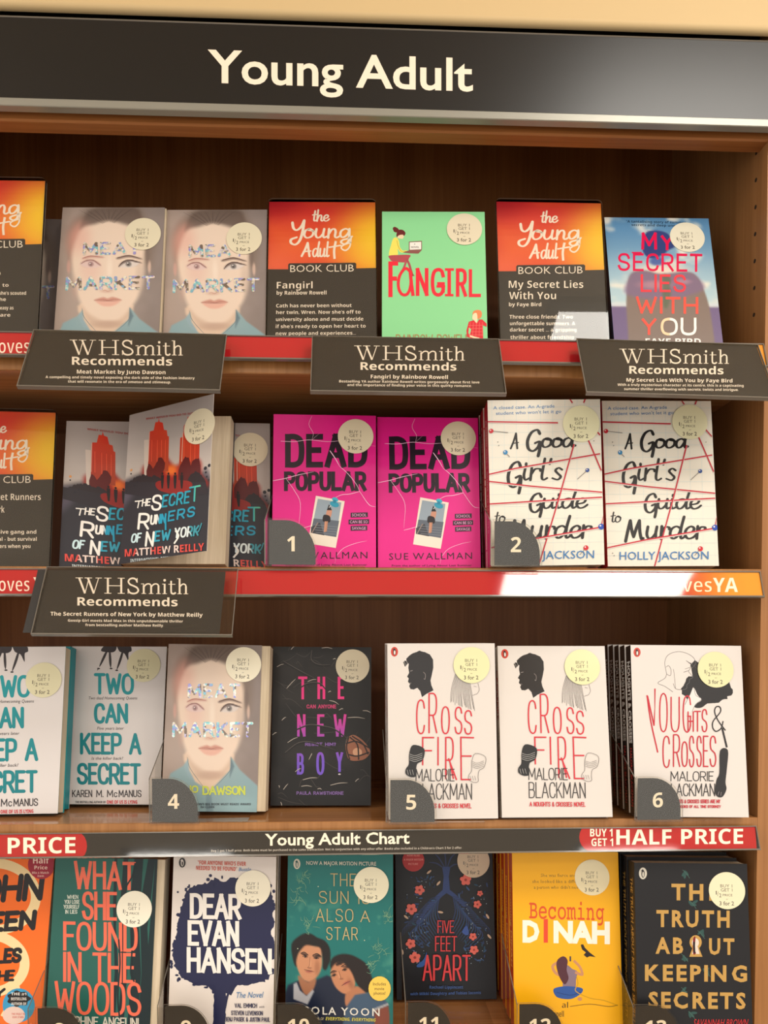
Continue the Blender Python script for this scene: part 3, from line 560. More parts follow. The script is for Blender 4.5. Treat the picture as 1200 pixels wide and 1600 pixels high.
def art_runners():
    def p(c):
        c.lin(0, 60, 0, 800, (166, 156, 152), (190, 178, 170)); c.poly([(40, 820), (180, 740), (330, 700), (700, 690), (900, 760), (1000, 900), (1000, 1700), (0, 1700), (0, 900)], (44, 42, 50), 40)
        c.poly([(0, 900), (60, 800), (150, 780), (200, 830), (130, 960), (0, 1100)], (96, 88, 104), 40, .8); c.blob(840, 720, 60, 90, (84, 78, 92), .7, .8)
        c.poly([(250, 700), (300, 620), (460, 560), (560, 640), (700, 540), (790, 600), (800, 720), (860, 820), (620, 900), (330, 880)], (150, 28, 22), 30); c.blob(520, 680, 90, 80, (236, 120, 40), .9, .8); c.blob(600, 830, 220, 60, (150, 36, 30), .8, .8)
    a = Art(pose_frame('run_f', 24), 180, 620, 5.926, 44, 70, (60, 56, 60), p)
    red = lambda x, y: (214-(y-250)*.12, 50+((x*7+y*3) % 40)*.4, 34)
    a.poly([(268, 730), (268, 400), (310, 396), (302, 730)], (206, 190, 178))
    a.poly([(300, 690), (322, 320), (356, 312), (372, 236), (398, 232), (404, 196), (412, 232), (440, 240), (452, 306), (478, 310), (484, 362), (498, 368), (492, 690)], red)
    a.poly([(590, 660), (602, 380), (628, 370), (636, 270), (660, 236), (674, 180), (700, 240), (760, 300), (782, 420), (776, 660)], red)
    for x in (340, 392, 430, 466, 640, 700, 740): a.line([(x, 400), (x-4, 600)], 4, (240, 90, 60), False)
    for x in (318, 628): a.line([(x, 330), (x-12, 600)], 6, (222, 170, 150), False)
    rs = random.Random(4)
    def mass(pts, col):
        P = []
        for p, q in zip(pts, pts[1:]):
            m = max(1, int(abs(q[0]-p[0])/9)); P += [(p[0]+(q[0]-p[0])*i/m, p[1]+(q[1]-p[1])*i/m+rs.uniform(-9, 9)) for i in range(m)]
        a.poly(P+[pts[-1], (pts[-1][0], 800), (pts[0][0], 800)], col)
    mass([(290, 690), (310, 620), (350, 660), (392, 600), (400, 570), (440, 566), (462, 610), (456, 660), (440, 700)], (92, 22, 22)); mass([(586, 690), (600, 640), (640, 560), (680, 560), (700, 640), (722, 580), (776, 566), (790, 640)], (88, 20, 22))
    mass([(90, 860), (130, 790), (200, 740), (260, 720), (320, 740), (380, 730), (430, 770)], (42, 32, 38)); mass([(670, 780), (700, 710), (760, 690), (800, 720), (840, 790)], (40, 28, 34))
    a.poly([(90, 900), (90, 790), (840, 790), (860, 900), (620, 930), (330, 930)], (44, 38, 46)); a.poly([(400, 780), (680, 780), (700, 850), (560, 900), (400, 860)], (140, 30, 26), True)
    for x in (438, 494, 556, 618):
        a.ell(x, 712, 9, 12, (26, 18, 22)); a.poly([(x-14, 726), (x+14, 726), (x+12, 790), (x+6, 850), (x-8, 850), (x-14, 790)], (26, 18, 22))
    for x, y, s in ((836, 662, 14), (872, 636, 13), (840, 700, 8), (848, 740, 7), (866, 770, 5), (150, 680, 10), (148, 714, 6), (180, 820, 9), (210, 790, 7)): a.ell(x, y, s, s*1.3, (36, 34, 44) if y != 680 else (216, 150, 90), 30, 10)
    a.text('WHAT WOULD YOU DO TO SURVIVE?', 286, 214, 800, 18, (170, 70, 66), 'bold', slope=-.12)
    cyan = lambda x, y: (232, 240, 240) if x < 330 else ((30, 150, 176) if (x*1.3+y) % 260 > 60 else (110, 196, 206))
    g2 = lambda x, y: (236, 240, 240) if x < 400 else ((36, 156, 182) if x < 740 else (96, 196, 160))
    a.hand('T', 172, 966, 250, 1036, 10, W_, slope=-.1, slant=.2); a.hand('HE', 246, 948, 326, 1018, 11, W_, 2.4, slope=-.1, slant=.15)
    a.hand('S', 330, 906, 428, 1056, 20, lambda x, y: W_, slant=.12, rnd=True); a.hand('ECRE', 430, 912, 690, 1030, 17, g2, 3, slope=-.17, slant=.12, rnd=True); a.hand('T', 680, 838, 788, 984, 16, g2, slant=.05, slope=-.2, rnd=True)
    a.hand('R', 206, 1076, 316, 1232, 22, W_, slant=.1, rnd=True); a.hand('UNN', 322, 1096, 470, 1190, 17, lambda x, y: W_ if x < 400 else (30, 156, 190), 3, slope=-.12, slant=.12, rnd=True); a.line([(468, 1110), (470, 1236)], 16, (30, 156, 190)); a.hand('ERS', 486, 1062, 740, 1160, 17, (36, 150, 182), 3.4, slope=-.2, slant=.12, rnd=True)
    a.hand('OF', 146, 1270, 240, 1358, 15, lambda x, y: (206, 232, 236), 2.6, slope=-.12, slant=.15, rnd=True); a.hand('N', 276, 1246, 358, 1390, 20, W_, slant=.1, rnd=True); a.hand('EW', 362, 1244, 512, 1346, 17, (50, 160, 186), 3, slope=-.12, slant=.1, rnd=True)
    a.hand('YORK', 544, 1216, 776, 1316, 16, lambda x, y: (226, 236, 236) if x < 690 else (60, 150, 166), 3, slope=-.12, slant=.12, rnd=True); a.line([(560, 1240), (590, 1290), (548, 1362)], 15, W_); a.line([(724, 1250), (772, 1250), (804, 1170)], 10, (60, 150, 166))
    mr = lambda x, y: (236, 214, 204) if 200 < x < 330 or 440 < x < 600 else (222, 76, 68)
    a.text('MATTHEW REILLY', 92, 1482, 826, 68, mr, 'bold', .004, slope=-.08); a.text('INTERNATIONAL BESTSELLING AUTHOR', 144, 1534, 778, 30, (206, 216, 216), 'bold', slope=-.07)
    ARTS['run'] = (a, (784, 276), (228, 216, 186))

def art_dead():
    a = Art(pose_frame('dead1'), 400, 610, 3, 1, 1, (222, 26, 134)); k = (34, 16, 32); w = (246, 200, 226)
    a.hand('DEAD', 136, 204, 522, 362, 27, k, 3.3, slope=-.002); a.hand('POPULAR', 131, 380, 518, 472, 18.5, k, 3.1)
    for p, t in (([(116, 238), (180, 240), (250, 232), (330, 240), (400, 236)], 2.2), ([(262, 120), (248, 160), (268, 200), (262, 232)], 1.6), ([(346, 282), (372, 320), (392, 356)], 4), ([(392, 356), (430, 390), (470, 440), (486, 474)], 2.4), ([(78, 424), (140, 412), (200, 396), (270, 382)], 3), ([(140, 412), (180, 470), (208, 530), (200, 640)], 2), ([(486, 474), (440, 486), (400, 490), (360, 510)], 2.6), ([(486, 474), (530, 536), (562, 546)], 2.4), ([(200, 650), (240, 640), (290, 625)], 2), ([(376, 778), (410, 740), (470, 716), (520, 706)], 1.8), ([(376, 778), (370, 812)], 1.6), ([(262, 232), (300, 200)], 1.4), ([(500, 255), (560, 262)], 1.6)):
        a.line(p, t, w, taper=True)
    a.poly([(281, 494), (416, 520), (374, 739), (243, 717)], (234, 222, 206)); a.poly([(290, 508), (400, 526), (376, 688), (257, 668)], (146, 160, 172)); a.poly([(270, 600), (390, 612), (376, 688), (257, 668)], (92, 100, 112))
    a.poly([(258, 640), (300, 620), (320, 680), (257, 668)], (60, 62, 70)); a.line([(262, 668), (290, 620)], 4, (150, 130, 120)); 
    for q in range(4): a.line([(268+q*4, 630+q*12), (380, 640+q*12)], 2, (128, 134, 142), False)
    a.poly([(334, 560), (356, 560), (348, 598), (328, 596)], (196, 140, 116), True); a.poly([(318, 584), (346, 590), (346, 618), (314, 614)], (34, 28, 34), True); a.line([(326, 614), (322, 664)], 8, (198, 142, 114), False); a.line([(334, 614), (328, 662)], 7, (184, 130, 104), False); a.poly([(332, 562), (342, 534), (356, 562)], (30, 26, 30))
    a.ell(368, 534, 22, 13, (40, 150, 178), 20); a.ell(371, 512, 15, 10, (54, 172, 198), 20); a.line([(366, 528), (370, 514)], 14, (30, 128, 158), False); a.line([(352, 540), (342, 550)], 3, (200, 200, 200), False)
    for s, y, x0, x1 in (('SCHOOL', 572, 444, 524), ('CAN BE SO', 604, 434, 530), ('SAVAGE', 634, 444, 521)):
        a.poly([(x0, y+2), (x1, y), (x1, y+22), (x0, y+24)], (42, 26, 40)); a.text(s, x0+6, y+19, x1-6, 13, (214, 150, 190), 'gill', .01)
    a.text('SUE WALLMAN', 128, 790, 522, 31, k, 'gill', -.004, space=1.15, slope=-.006); a.text('From the author of Lying About Last Summer', 140, 822, 520, 9, k, 'gill')
    ARTS['dead'] = (a, (467, 216), (228, 216, 186))

def art_gg():
    a = Art(pose_frame('gg2'), 740, 600, 2.609, 1, 1, (226, 220, 206)); g = (206, 214, 210)
    for k in range(10): a.line([(540+k*48, 64), (556+k*48, 760)], 1.6, g, False)
    for k in range(14): a.line([(515, 100+k*50), (1010, 98+k*50)], 1.6, g, False)
    a.text('A closed case. An A-grade', 546, 106, 788, 13, (88, 132, 182), 'gill', .004, slope=-.02); a.text("student who won't let it go", 557, 128, 815, 13, (88, 132, 182), 'gill', .004, slope=-.02)
    k = (34, 31, 31)
    red = (186, 28, 50)
    def th(p): a.line([(x+1, y+4) for x, y in p], 4.5, (214, 200, 192), False); a.line(p, 5.5, red, False)
    a.hand('A', 614, 198, 652, 268, 8, k, font=BRUSH, brush=.5, rnd=True); a.hand('G', 676, 182, 742, 284, 13, k, font=BRUSH, brush=.5, rnd=True); a.hand('ood', 736, 190, 878, 266, 12, k, .2, font=BRUSH, brush=.5, rnd=True)
    a.hand('G', 602, 310, 668, 430, 13, k, font=BRUSH, brush=.5, rnd=True); a.hand("irl's", 664, 302, 832, 398, 11, k, .3, font=BRUSH, brush=.5, rnd=True)
    a.hand('G', 692, 440, 752, 532, 12, k, font=BRUSH, brush=.5, rnd=True); a.hand('uide', 746, 432, 930, 514, 11, k, .3, font=BRUSH, brush=.5, rnd=True)
    a.hand('to', 558, 516, 604, 566, 6, k, .3, font=BRUSH, brush=.5, rnd=True); a.hand('M', 612, 548, 694, 640, 13, k, font=BRUSH, brush=.5, rnd=True); a.hand('urder', 700, 536, 950, 636, 12, k, .3, font=BRUSH, brush=.5, rnd=True)
    th([(517, 155), (803, 163)]); th([(523, 368), (640, 345), (972, 290)]); th([(525, 397), (700, 418), (984, 446)]); th([(528, 489), (984, 466)]); th([(868, 250), (815, 460), (738, 752)]); th([(535, 668), (700, 636), (984, 588)])
    th([(916, 216), (978, 358)]); th([(945, 186), (970, 215)]); th([(984, 584), (1000, 540)]); th([(848, 64), (858, 84)]); th([(908, 64), (902, 84)])
    for x, y, x2, y2, c, r_ in ((539, 193, 606, 200, (196, 34, 48), 9), (597, 280, 614, 298, (50, 128, 178), 9), (923, 356, 884, 392, (40, 72, 140), 8), (983, 586, 983, 586, (34, 74, 168), 12), (924, 672, 900, 700, (196, 34, 48), 10)):
        a.line([(x, y), (x2, y2)], 2.5, (128, 120, 116), False) if x != x2 else None; a.ell(x, y, r_, r_, c); a.ell(x-r_*.3, y-r_*.3, r_*.3, r_*.3, (230, 220, 220), n=8)
    for x, y in ((566, 238), (570, 252), (946, 238), (566, 690), (572, 700)): a.ell(x, y, 2, 2, (80, 70, 70), n=6)
    a.text('HOLLY JACKSON', 594, 717, 957, 32, (64, 120, 176), 'gill', .004, slope=-.006)
    ARTS['gg'] = (a, (880, 156), (232, 228, 190))

def art_two():
    a = Art(pose_frame('two1'), 0, 976, 2.857, 1, 1, (216, 210, 208)); t = lambda x, y: (22, 150-(y-200)*.05, 158-(y-200)*.05); k = (52, 46, 50)
    a.poly([(470, 84), (515, 84), (519, 110), (500, 124), (452, 118), (462, 96)], k, True); a.poly([(524, 84), (576, 84), (588, 116), (574, 126), (573, 162), (556, 130), (532, 118)], k, True)
    for p in ([(476, 120), (462, 150), (444, 188)], [(490, 120), (492, 160), (494, 192)], [(548, 120), (536, 160), (522, 200)]): a.line(p, 11, k, taper=True)
    for x, y in ((440, 196), (496, 196), (521, 204)): a.ell(x, y, 7, 3.5, k, n=10)
    for p in ([(440, 196), (434, 204)], ): a.line(p, 3, k, False)
    for s, x0, y0, x1, y1 in (('TWO', 419, 216, 598, 312), ('CAN', 420, 350, 572, 442), ('KEEP A', 357, 482, 632, 580), ('SECRET', 343, 617, 630, 714)):
        a.hand(s, x0, y0, x1, y1, 14.5, t, 2.3, slope=.006, rnd=True, jit=.02)
    for s, x0, x1, y in (('Two dead Homecoming Queens', 394, 612, 334), ('Five years later', 434, 552, 469), ('Is the killer back?', 409, 548, 603)): a.text(s, x0, y, x1, 13, k, 'ital', -.002)
    a.hand('KAREN', 322, 738, 412, 770, 3.8, k, 2.4); a.hand('M.', 430, 738, 462, 770, 3.8, k, 2.4); a.hand('M', 478, 738, 505, 770, 3.8, k); a.hand('C', 509, 748, 524, 770, 3.5, k); a.hand('MANUS', 530, 738, 632, 770, 3.8, k, 2.4)
    a.text('THE BESTSELLING AUTHOR OF', 337, 797, 472, 10, k, 'bold'); a.text('ONE OF US IS LYING', 477, 799, 613, 15, (204, 44, 54), 'bold', .01)
    ARTS['two'] = (a, (642, 182), (218, 212, 176))

def art_newboy():
    def p(c): c.noise(2, 260, (54, 50, 48), .5, .45, .4)
    a = Art(pose_frame('newboy'), 415, 1000, 5.928, 24, 36, (22, 20, 20), p); rs = random.Random(11)
    for k in range(34):
        x, y, l = rs.uniform(80, 900), rs.uniform(80, 1480), rs.uniform(60, 240); an = rs.uniform(-.9, .9); b = rs.uniform(-60, 60)
        p_ = [(x, y), (x+l*.5*math.cos(an)+b*.3, y+l*.5*math.sin(an)+b), (x+l*math.cos(an), y+l*math.sin(an))]; a.line(p_, 5, (66, 60, 58), taper=True)
    g = lambda x, y: np.array((238, 52, 134))*(1-min(1, max(0, (y-560)/560)))+np.array((116, 84, 198))*min(1, max(0, (y-560)/560))
    for s, x, y0, y1, wd in (('T', 302, 338, 550, 84), ('H', 480, 340, 548, 72), ('E', 668, 340, 548, 60), ('N', 292, 688, 894, 78), ('E', 478, 688, 894, 66), ('W', 630, 688, 894, 118), ('B', 290, 1050, 1246, 66), ('O', 470, 1038, 1250, 74), ('Y', 652, 1040, 1222, 66)):
        a.hand(s, x, y0, x+wd, y1, 24, g)
    a.ell(684, 1243, 12, 7, (200, 190, 200)); a.hand('CAN ANYONE', 380, 598, 654, 634, 7, (196, 60, 110), 3); a.hand('RESIST HIM?', 366, 950, 652, 982, 7, (126, 90, 160), 3); a.hand('PAULA RAWSTHORNE', 286, 1402, 722, 1434, 7, (120, 92, 150), 3)
    for p_ in ([(325, 440), (400, 404), (500, 404), (560, 460)], [(290, 830), (400, 790), (520, 800), (640, 830), (760, 920)], [(180, 1050), (300, 960), (420, 950), (560, 1000)], [(760, 900), (740, 980), (770, 1110)], [(160, 200), (300, 280), (470, 370)], [(430, 100), (425, 190), (500, 235), (600, 235)]):
        a.line(p_, 11, (30, 27, 27)); a.line([(x, y-7) for x, y in p_], 3.5, (104, 96, 92), taper=True)
    for x, y, x2, y2 in ((195, 450, 280, 360), (390, 386, 470, 366), (105, 250, 170, 225), (590, 560, 680, 600), (900, 655, 975, 675), (760, 720, 920, 728), (150, 745, 190, 715), (64, 880, 105, 858), (205, 950, 300, 900), (430, 1050, 400, 1110), (345, 1295, 480, 1275), (165, 1385, 210, 1330), (330, 1355, 430, 1358), (600, 1345, 760, 1322), (830, 1312, 866, 1285), (480, 1380, 520, 1385), (520, 75, 620, 82), (235, 90, 270, 60), (625, 180, 650, 180), (680, 650, 720, 640), (275, 1220, 330, 1190), (580, 485, 606, 480), (140, 1500, 150, 1560), (120, 1350, 128, 1370)):
        a.line([(x, y), ((x+x2)/2+4, (y+y2)/2-8), (x2, y2)], 6, (186, 176, 166), taper=True)
    a.poly([(770, 900), (820, 880), (900, 930), (962, 1010), (960, 1060), (900, 1110), (780, 1112), (744, 1020), (744, 960)], (150, 96, 72), True); a.ell(850, 1040, 44, 40, (206, 156, 124), 20)
    for p_ in ([(770, 900), (750, 1000), (780, 1110)], [(780, 900), (850, 970), (862, 1110)], [(800, 890), (900, 960), (950, 1060)], [(744, 960), (840, 940), (960, 1000)], [(760, 1060), (850, 1075), (960, 1040)]): a.line(p_, 13, (40, 30, 28))
    ARTS['newboy'] = (a, (806, 242), (218, 208, 180))

def hand_fist(a, x, y, s, dark):
    f = (30, 27, 27) if dark else (238, 234, 230); l = (200, 196, 192) if dark else (90, 86, 86)
    P = [(20, 0), (72, 18), (66, 70), (40, 88), (34, 120), (34, 146), (10, 150), (-14, 136), (-14, 112), (0, 90), (2, 40)]
    P = [(x+p*s, y+q*s) for p, q in P]
    if dark: a.poly(P, f, True)
    else: a.line(P+[P[0]], 1.8, l)
    for k in range(4): a.line([(x+(2 if dark else 4)*s, y+(42+k*9)*s), (x+30*s, y+(50+k*9)*s), (x+64*s, y+(38+k*9)*s)], 1.4, l)
    for k in range(3): a.line([(x+(-8+k*12)*s, y+116*s), (x+(-2+k*12)*s, y+140*s)], 1.4, l)

def art_cf():
    a = Art(pose_frame('cf1'), 400, 980, 3, 1, 1, (218, 210, 203)); k = (34, 30, 30); r = (206, 36, 52)
    sun_logo(a, 649, 115, 17, 23, (196, 60, 44), (30, 26, 26), (240, 230, 220))
    a.poly([(708, 160), (704, 148), (720, 132), (735, 122), (760, 114), (790, 116), (815, 128), (830, 152), (831, 190), (824, 224), (818, 250), (822, 272), (832, 296), (800, 312), (778, 328), (770, 300), (756, 284), (740, 292), (724, 290), (718, 276), (722, 266), (712, 256), (716, 240), (708, 232), (718, 214), (714, 190), (716, 172)], k)
    rs = random.Random(2)
    for i in range(26):
        t = i/25; x, y = 700+t*112, 172-math.sin(t*2.4)*52; a.line([(x, y+12), (x-8+t*8, y-4-rs.uniform(0, 6))], 5, k, False)
    a.line([(784, 210), (794, 222), (792, 244), (786, 240)], 1.8, (150, 140, 136)); a.line([(722, 206), (734, 203)], 1.8, (170, 160, 156), False); a.line([(716, 262), (728, 262)], 1.5, (150, 140, 136), False)
    for i in range(17):
        t = i/16; x = 934+t*62; a.line([(x, 220-math.sin(t*3)*10), (x-18+t*30, 290), (912+t*112+rs.uniform(-4, 4), 352+t*34+rs.uniform(-6, 6))], 1.5, (74, 70, 70))
    a.line([(1040, 262), (1046, 290), (1044, 300), (1036, 312), (1024, 316), (1016, 320)], 1.5, (90, 86, 86)); a.line([(1020, 276), (1034, 280)], 1.4, (90, 86, 86))
    for s, x0, y0, x1, y1 in (('C', 751, 338, 792, 502), ('R', 808, 308, 850, 498), ('O', 868, 370, 908, 502), ('S', 930, 372, 968, 502), ('S', 975, 388, 1014, 504)): a.hand(s, x0, y0, x1, y1, 6.5, r, rnd=True)
    a.hand('F', 778, 514, 836, 648, 6.5, r, rnd=True); a.hand('I', 850, 514, 860, 648, 6.5, r); a.hand('R', 886, 514, 928, 712, 6.5, r, rnd=True); a.line([(902, 614), (940, 716)], 6.5, r, False); a.line([(1022, 518), (960, 516), (962, 714), (1006, 714)], 6.5, r, False); a.line([(962, 604), (1010, 604)], 6.5, r, False)
    a.hand('MALORIE', 748, 664, 930, 722, 3.6, k, 1.8); a.hand('BLACKMAN', 748, 732, 1012, 808, 3.8, k, 1.9)
    a.hand('A NOUGHTS & CROSSES NOVEL', 750, 826, 1010, 848, 3, r, 2.2); hand_fist(a, 716, 552, 1.0, True); hand_fist(a, 1010, 592, .9, False)
    ARTS['cf'] = (a, (1010, 178), (226, 222, 172))

def art_noughts():
    a = Art(pose_frame('noughts'), 760, 980, 2.727, 1, 1, (218, 210, 204)); k = (34, 30, 30); r = (190, 32, 50); q = (96, 92, 92)
    sun_logo(a, 642, 107, 15, 20, (196, 60, 44), (30, 26, 26), (240, 230, 220)); rs = random.Random(5)
    pts = [(870+80*1.35*math.cos(t)+70+rs.uniform(-7, 7), 262+64*math.sin(t)+rs.uniform(-7, 7)) for t in np.arange(0, 6.28, .18)]
    a.poly([(870, 160), (888, 140), (960, 190), (1030, 250), (1026, 290), (990, 322), (930, 326), (890, 300), (866, 270), (860, 235), (880, 215)], k); a.poly(pts, k); a.poly([(886, 338), (930, 300), (950, 310), (918, 342)], k, True)
    a.line([(768, 200), (760, 150), (775, 118), (815, 104), (855, 112), (884, 132), (890, 156), (874, 176)], 1.8, q); a.line([(872, 150), (868, 176), (862, 190), (880, 212), (866, 222), (864, 236), (854, 246), (852, 262), (830, 266), (806, 262), (796, 240)], 1.8, q); a.line([(768, 200), (784, 206), (786, 180), (776, 164), (766, 170)], 1.8, q); a.line([(768, 200), (760, 218), (730, 238), (760, 252), (795, 276)], 1.8, q); a.line([(796, 178), (800, 200), (806, 262)], 1.4, q)
    a.line([(840, 192), (864, 184)], 2, q); a.line([(846, 178), (866, 172)], 1.6, q)
    for x in range(8): a.line([(850+x*4, 142+x*3), (880+x*3, 160+x*3)], 1.3, (60, 56, 56))
    a.poly([(870, 280), (882, 256), (900, 290), (916, 310), (890, 330), (876, 360), (850, 362), (846, 330)], (226, 218, 214), True); a.line([(846, 330), (866, 290), (882, 256), (892, 290), (916, 306), (890, 330), (876, 360)], 1.6, q)
    a.line([(684, 290), (700, 400), (730, 534)], 6, r); a.line([(686, 292), (714, 420), (718, 262)], 6, r, False)
    for s, x0, y0, x1, y1 in (('O', 736, 280, 772, 448), ('U', 784, 296, 824, 448), ('G', 836, 290, 872, 450), ('H', 856, 358, 884, 446), ('T', 884, 356, 914, 446), ('S', 916, 348, 942, 448)): a.hand(s, x0, y0, x1, y1, 5.6, r, rnd=True)
    for s, x0, y0, x1, y1 in (('C', 750, 462, 782, 600), ('R', 794, 456, 826, 596), ('O', 830, 486, 858, 596), ('S', 862, 462, 886, 598), ('S', 894, 462, 918, 596), ('E', 922, 462, 946, 596), ('S', 950, 462, 980, 596)): a.hand(s, x0, y0, x1, y1, 5.6, r, rnd=True)
    a.line([(1018, 440), (988, 400), (972, 362), (978, 340), (994, 340), (996, 362), (966, 400), (964, 428), (978, 444), (1000, 430), (1008, 400)], 5, k); a.line([(1004, 430), (1024, 512)], 8, k, False)
    a.hand('MALORIE', 784, 614, 968, 656, 3.4, k, 1.8); a.hand('BLACKMAN', 760, 666, 974, 720, 3.6, k, 1.9)
    a.poly([(995, 526), (1028, 524), (1024, 600), (1018, 660), (1022, 690), (1006, 722), (984, 722), (974, 700), (980, 650), (992, 620)], k, True); a.line([(990, 700), (986, 716)], 1.4, (160, 150, 150), False); a.line([(1000, 702), (998, 718)], 1.4, (160, 150, 150), False)
    a.hand('THE NOUGHTS & CROSSES SERIES ARE MY', 760, 734, 996, 750, 2.4, r, 2.2); a.hand('FAVOURITE BOOKS OF ALL TIME STORMZY', 750, 758, 998, 770, 2.4, r, 2.2)
    ARTS['noughts'] = (a, (975, 181), (222, 218, 170))

def art_orange():
    a = Art(pose_frame('orange'), 0, 1310, 2.857, 1, 1, (240, 108, 20)); k = (28, 22, 22); c = (240, 214, 160)
    for x, y, rx, ry, w in ((-30, 260, 190, 150, 44), (-60, 560, 170, 130, 44)):
        t = np.linspace(-2.2, 2.2, 24); a.line([(x+rx*math.cos(q), y+ry*math.sin(q)) for q in t], w, c)
    a.line([(60, 640), (70, 700), (20, 800)], 40, c)
    for s, x0, y0, x1, y1, w in (('JOHN', -170, 170, 190, 296, 24), ('GREEN', -200, 335, 158, 428, 22), ('TURTLES', -190, 500, 96, 570, 17), ('ALL THE', -190, 598, 64, 650, 12), ('WAY', -160, 676, 22, 720, 12)): a.hand(s, x0, y0, x1, y1, w, k, 2.2, slope=-.05, slant=.12, rnd=True)
    a.ell(84, 745, 72, 76, (54, 150, 196)); a.ell(62, 790, 50, 40, (226, 198, 186)); pts = [(84+50*math.cos(t)*(1+.12*math.cos(7*t)), 715+34*math.sin(t)*(1+.12*math.cos(7*t))) for t in np.arange(0, 6.28, .2)]; a.poly(pts, k)
    for s, y in (('THE #1', 700), ('BESTSELLING', 722), ('AUTHOR OF', 744)): a.text(s, 50, y, 118, 12, (226, 220, 214), 'bold')
    a.text('THE FAULT IN', 52, 788, 112, 9, (200, 90, 80), 'bold'); a.text('OUR STARS', 56, 802, 106, 9, (200, 90, 80), 'bold')
    a.ell(185, 118, 60, 64, (158, 26, 50)); a.text('Half', 148, 112, 220, 28, (240, 206, 190), 'bold'); a.text('Price', 154, 138, 212, 16, (240, 206, 190), 'sans', .01); a.text('Mix & Match', 144, 158, 218, 10, (240, 206, 190), 'sans'); a.text('item', 168, 172, 196, 9, (240, 206, 190), 'sans')
    ARTS['orange'] = (a, None, None)

def art_woods():
    a = Art(pose_frame('woods'), 0, 1310, 2.857, 1, 1, (36, 96, 86)); d = (16, 36, 40); o = (238, 110, 82)
    for x0, x1, s in ((512, 524, 0), (552, 572, -8), (600, 640, -14), (662, 694, -30)): a.poly([(x0, 90), (x1, 90), (x1+s-6, 400), (x1+s+4, 600), (x1+s-14, 860), (x0+s-20, 860), (x0+s, 600), (x0+s-8, 300)], d)
    a.poly([(694, 90), (720, 90), (700, 860), (640, 860), (660, 500)], d)
    for s, x0, y0, x1, y1 in (('WHAT', 330, 100, 606, 226), ('SHE', 366, 236, 522, 364), ('FOUND', 282, 370, 614, 500), ('IN THE', 282, 506, 604, 640), ('WOODS', 244, 636, 632, 786)): a.hand(s, x0, y0, x1, y1, 14.5, o, 2.4, slope=.02, rnd=False)
    for p in ([(604, 110), (590, 170), (560, 230), (566, 330)], [(530, 450), (536, 560), (526, 700), (534, 800)], [(590, 500), (584, 600), (600, 640)]): a.line(p, 7, d)
    for i, s in enumerate(('WHEN', 'YOU LOSE', 'YOURSELF', 'IN LIES')): a.hand(s, (300, 288, 284, 292)[i], 252+i*22, (350, 356, 356, 346)[i], 270+i*22, 2.8, (206, 214, 200), 2.4)
    a.hand('JOSEPHINE ANGELINI', 240, 790, 620, 834, 5.5, (212, 206, 190), 2.2, slope=.03)
    ARTS['woods'] = (a, (600, 315), (244, 238, 216))

def art_evan():
    a = Art(pose_frame('evan'), 0, 1310, 2.857, 1, 1, (226, 216, 208)); n = (32, 34, 70); rs = random.Random(3)
    B = [(850, 220), (930, 195), (960, 180), (1000, 190), (1040, 175), (1100, 200), (1200, 220), (1230, 300), (1222, 420), (1236, 520), (1225, 600), (1180, 640), (1110, 655), (1060, 655), (1030, 700), (1010, 690), (1005, 860), (950, 860), (955, 690), (930, 660), (870, 655), (810, 620), (775, 560), (765, 500), (790, 420), (800, 330), (820, 260)]
    P = []
    for (p, q) in zip(B, B[1:]+B[:1]):
        L = math.hypot(q[0]-p[0], q[1]-p[1]); m = max(2, int(L/9))
        for i in range(m):
            t = i/m; e = 7 if p[1] < 650 else 2; P.append((p[0]+(q[0]-p[0])*t+rs.uniform(-e, e), p[1]+(q[1]-p[1])*t+rs.uniform(-e, e)))
    a.poly(P, n)
    for i in range(60):
        x, y = rs.choice(B[:10]+B[17:]); a.ell(x+rs.uniform(-26, 26), y+rs.uniform(-22, 22), rs.uniform(4, 11), rs.uniform(4, 10), n, n=7)
    for y in (340, 420, 560): a.ell(1225+rs.uniform(-6, 6), y, 14, 22, (226, 216, 208), n=9)
    a.line([(1050, 655), (1020, 690), (1004, 760)], 10, n); sun_logo(a, 814, 108, 15, 22, (52, 48, 48), (226, 216, 208), (52, 48, 48))
    a.text('"FOR ANYONE WHO\'S EVER', 884, 116, 1098, 18, (206, 84, 66), 'bold', slope=.03); a.text('NEEDED TO BE FOUND"', 876, 140, 1058, 18, (206, 84, 66), 'bold', slope=.03); a.text('Bustle', 1066, 146, 1120, 16, (70, 120, 170), 'ital')
    for s, x0, y0, x1, y1 in (('DEAR', 848, 244, 1078, 358), ('EVAN', 838, 364, 1068, 478), ('HANSEN', 834, 484, 1214, 598)): a.hand(s, x0, y0, x1, y1, 17.5, (236, 230, 222), 2.5, slope=.02)
    a.text('The Novel', 1052, 712, 1172, 26, (60, 120, 172), 'ital', slope=-.02)
    for s, x0, x1, y in (('VAL EMMICH', 1048, 1148, 755), ('STEVEN LEVENSON', 1032, 1174, 788), ('BENJ PASEK & JUSTIN PAUL', 1004, 1206, 816)): a.hand(s, x0, y-20, x1, y, 2.8, (50, 50, 80), 2.4, slope=.01)
    a.text('with', 1156, 755, 1180, 9, (60, 60, 80), 'ital')
    ARTS['evan'] = (a, (1130, 222), (240, 232, 208))

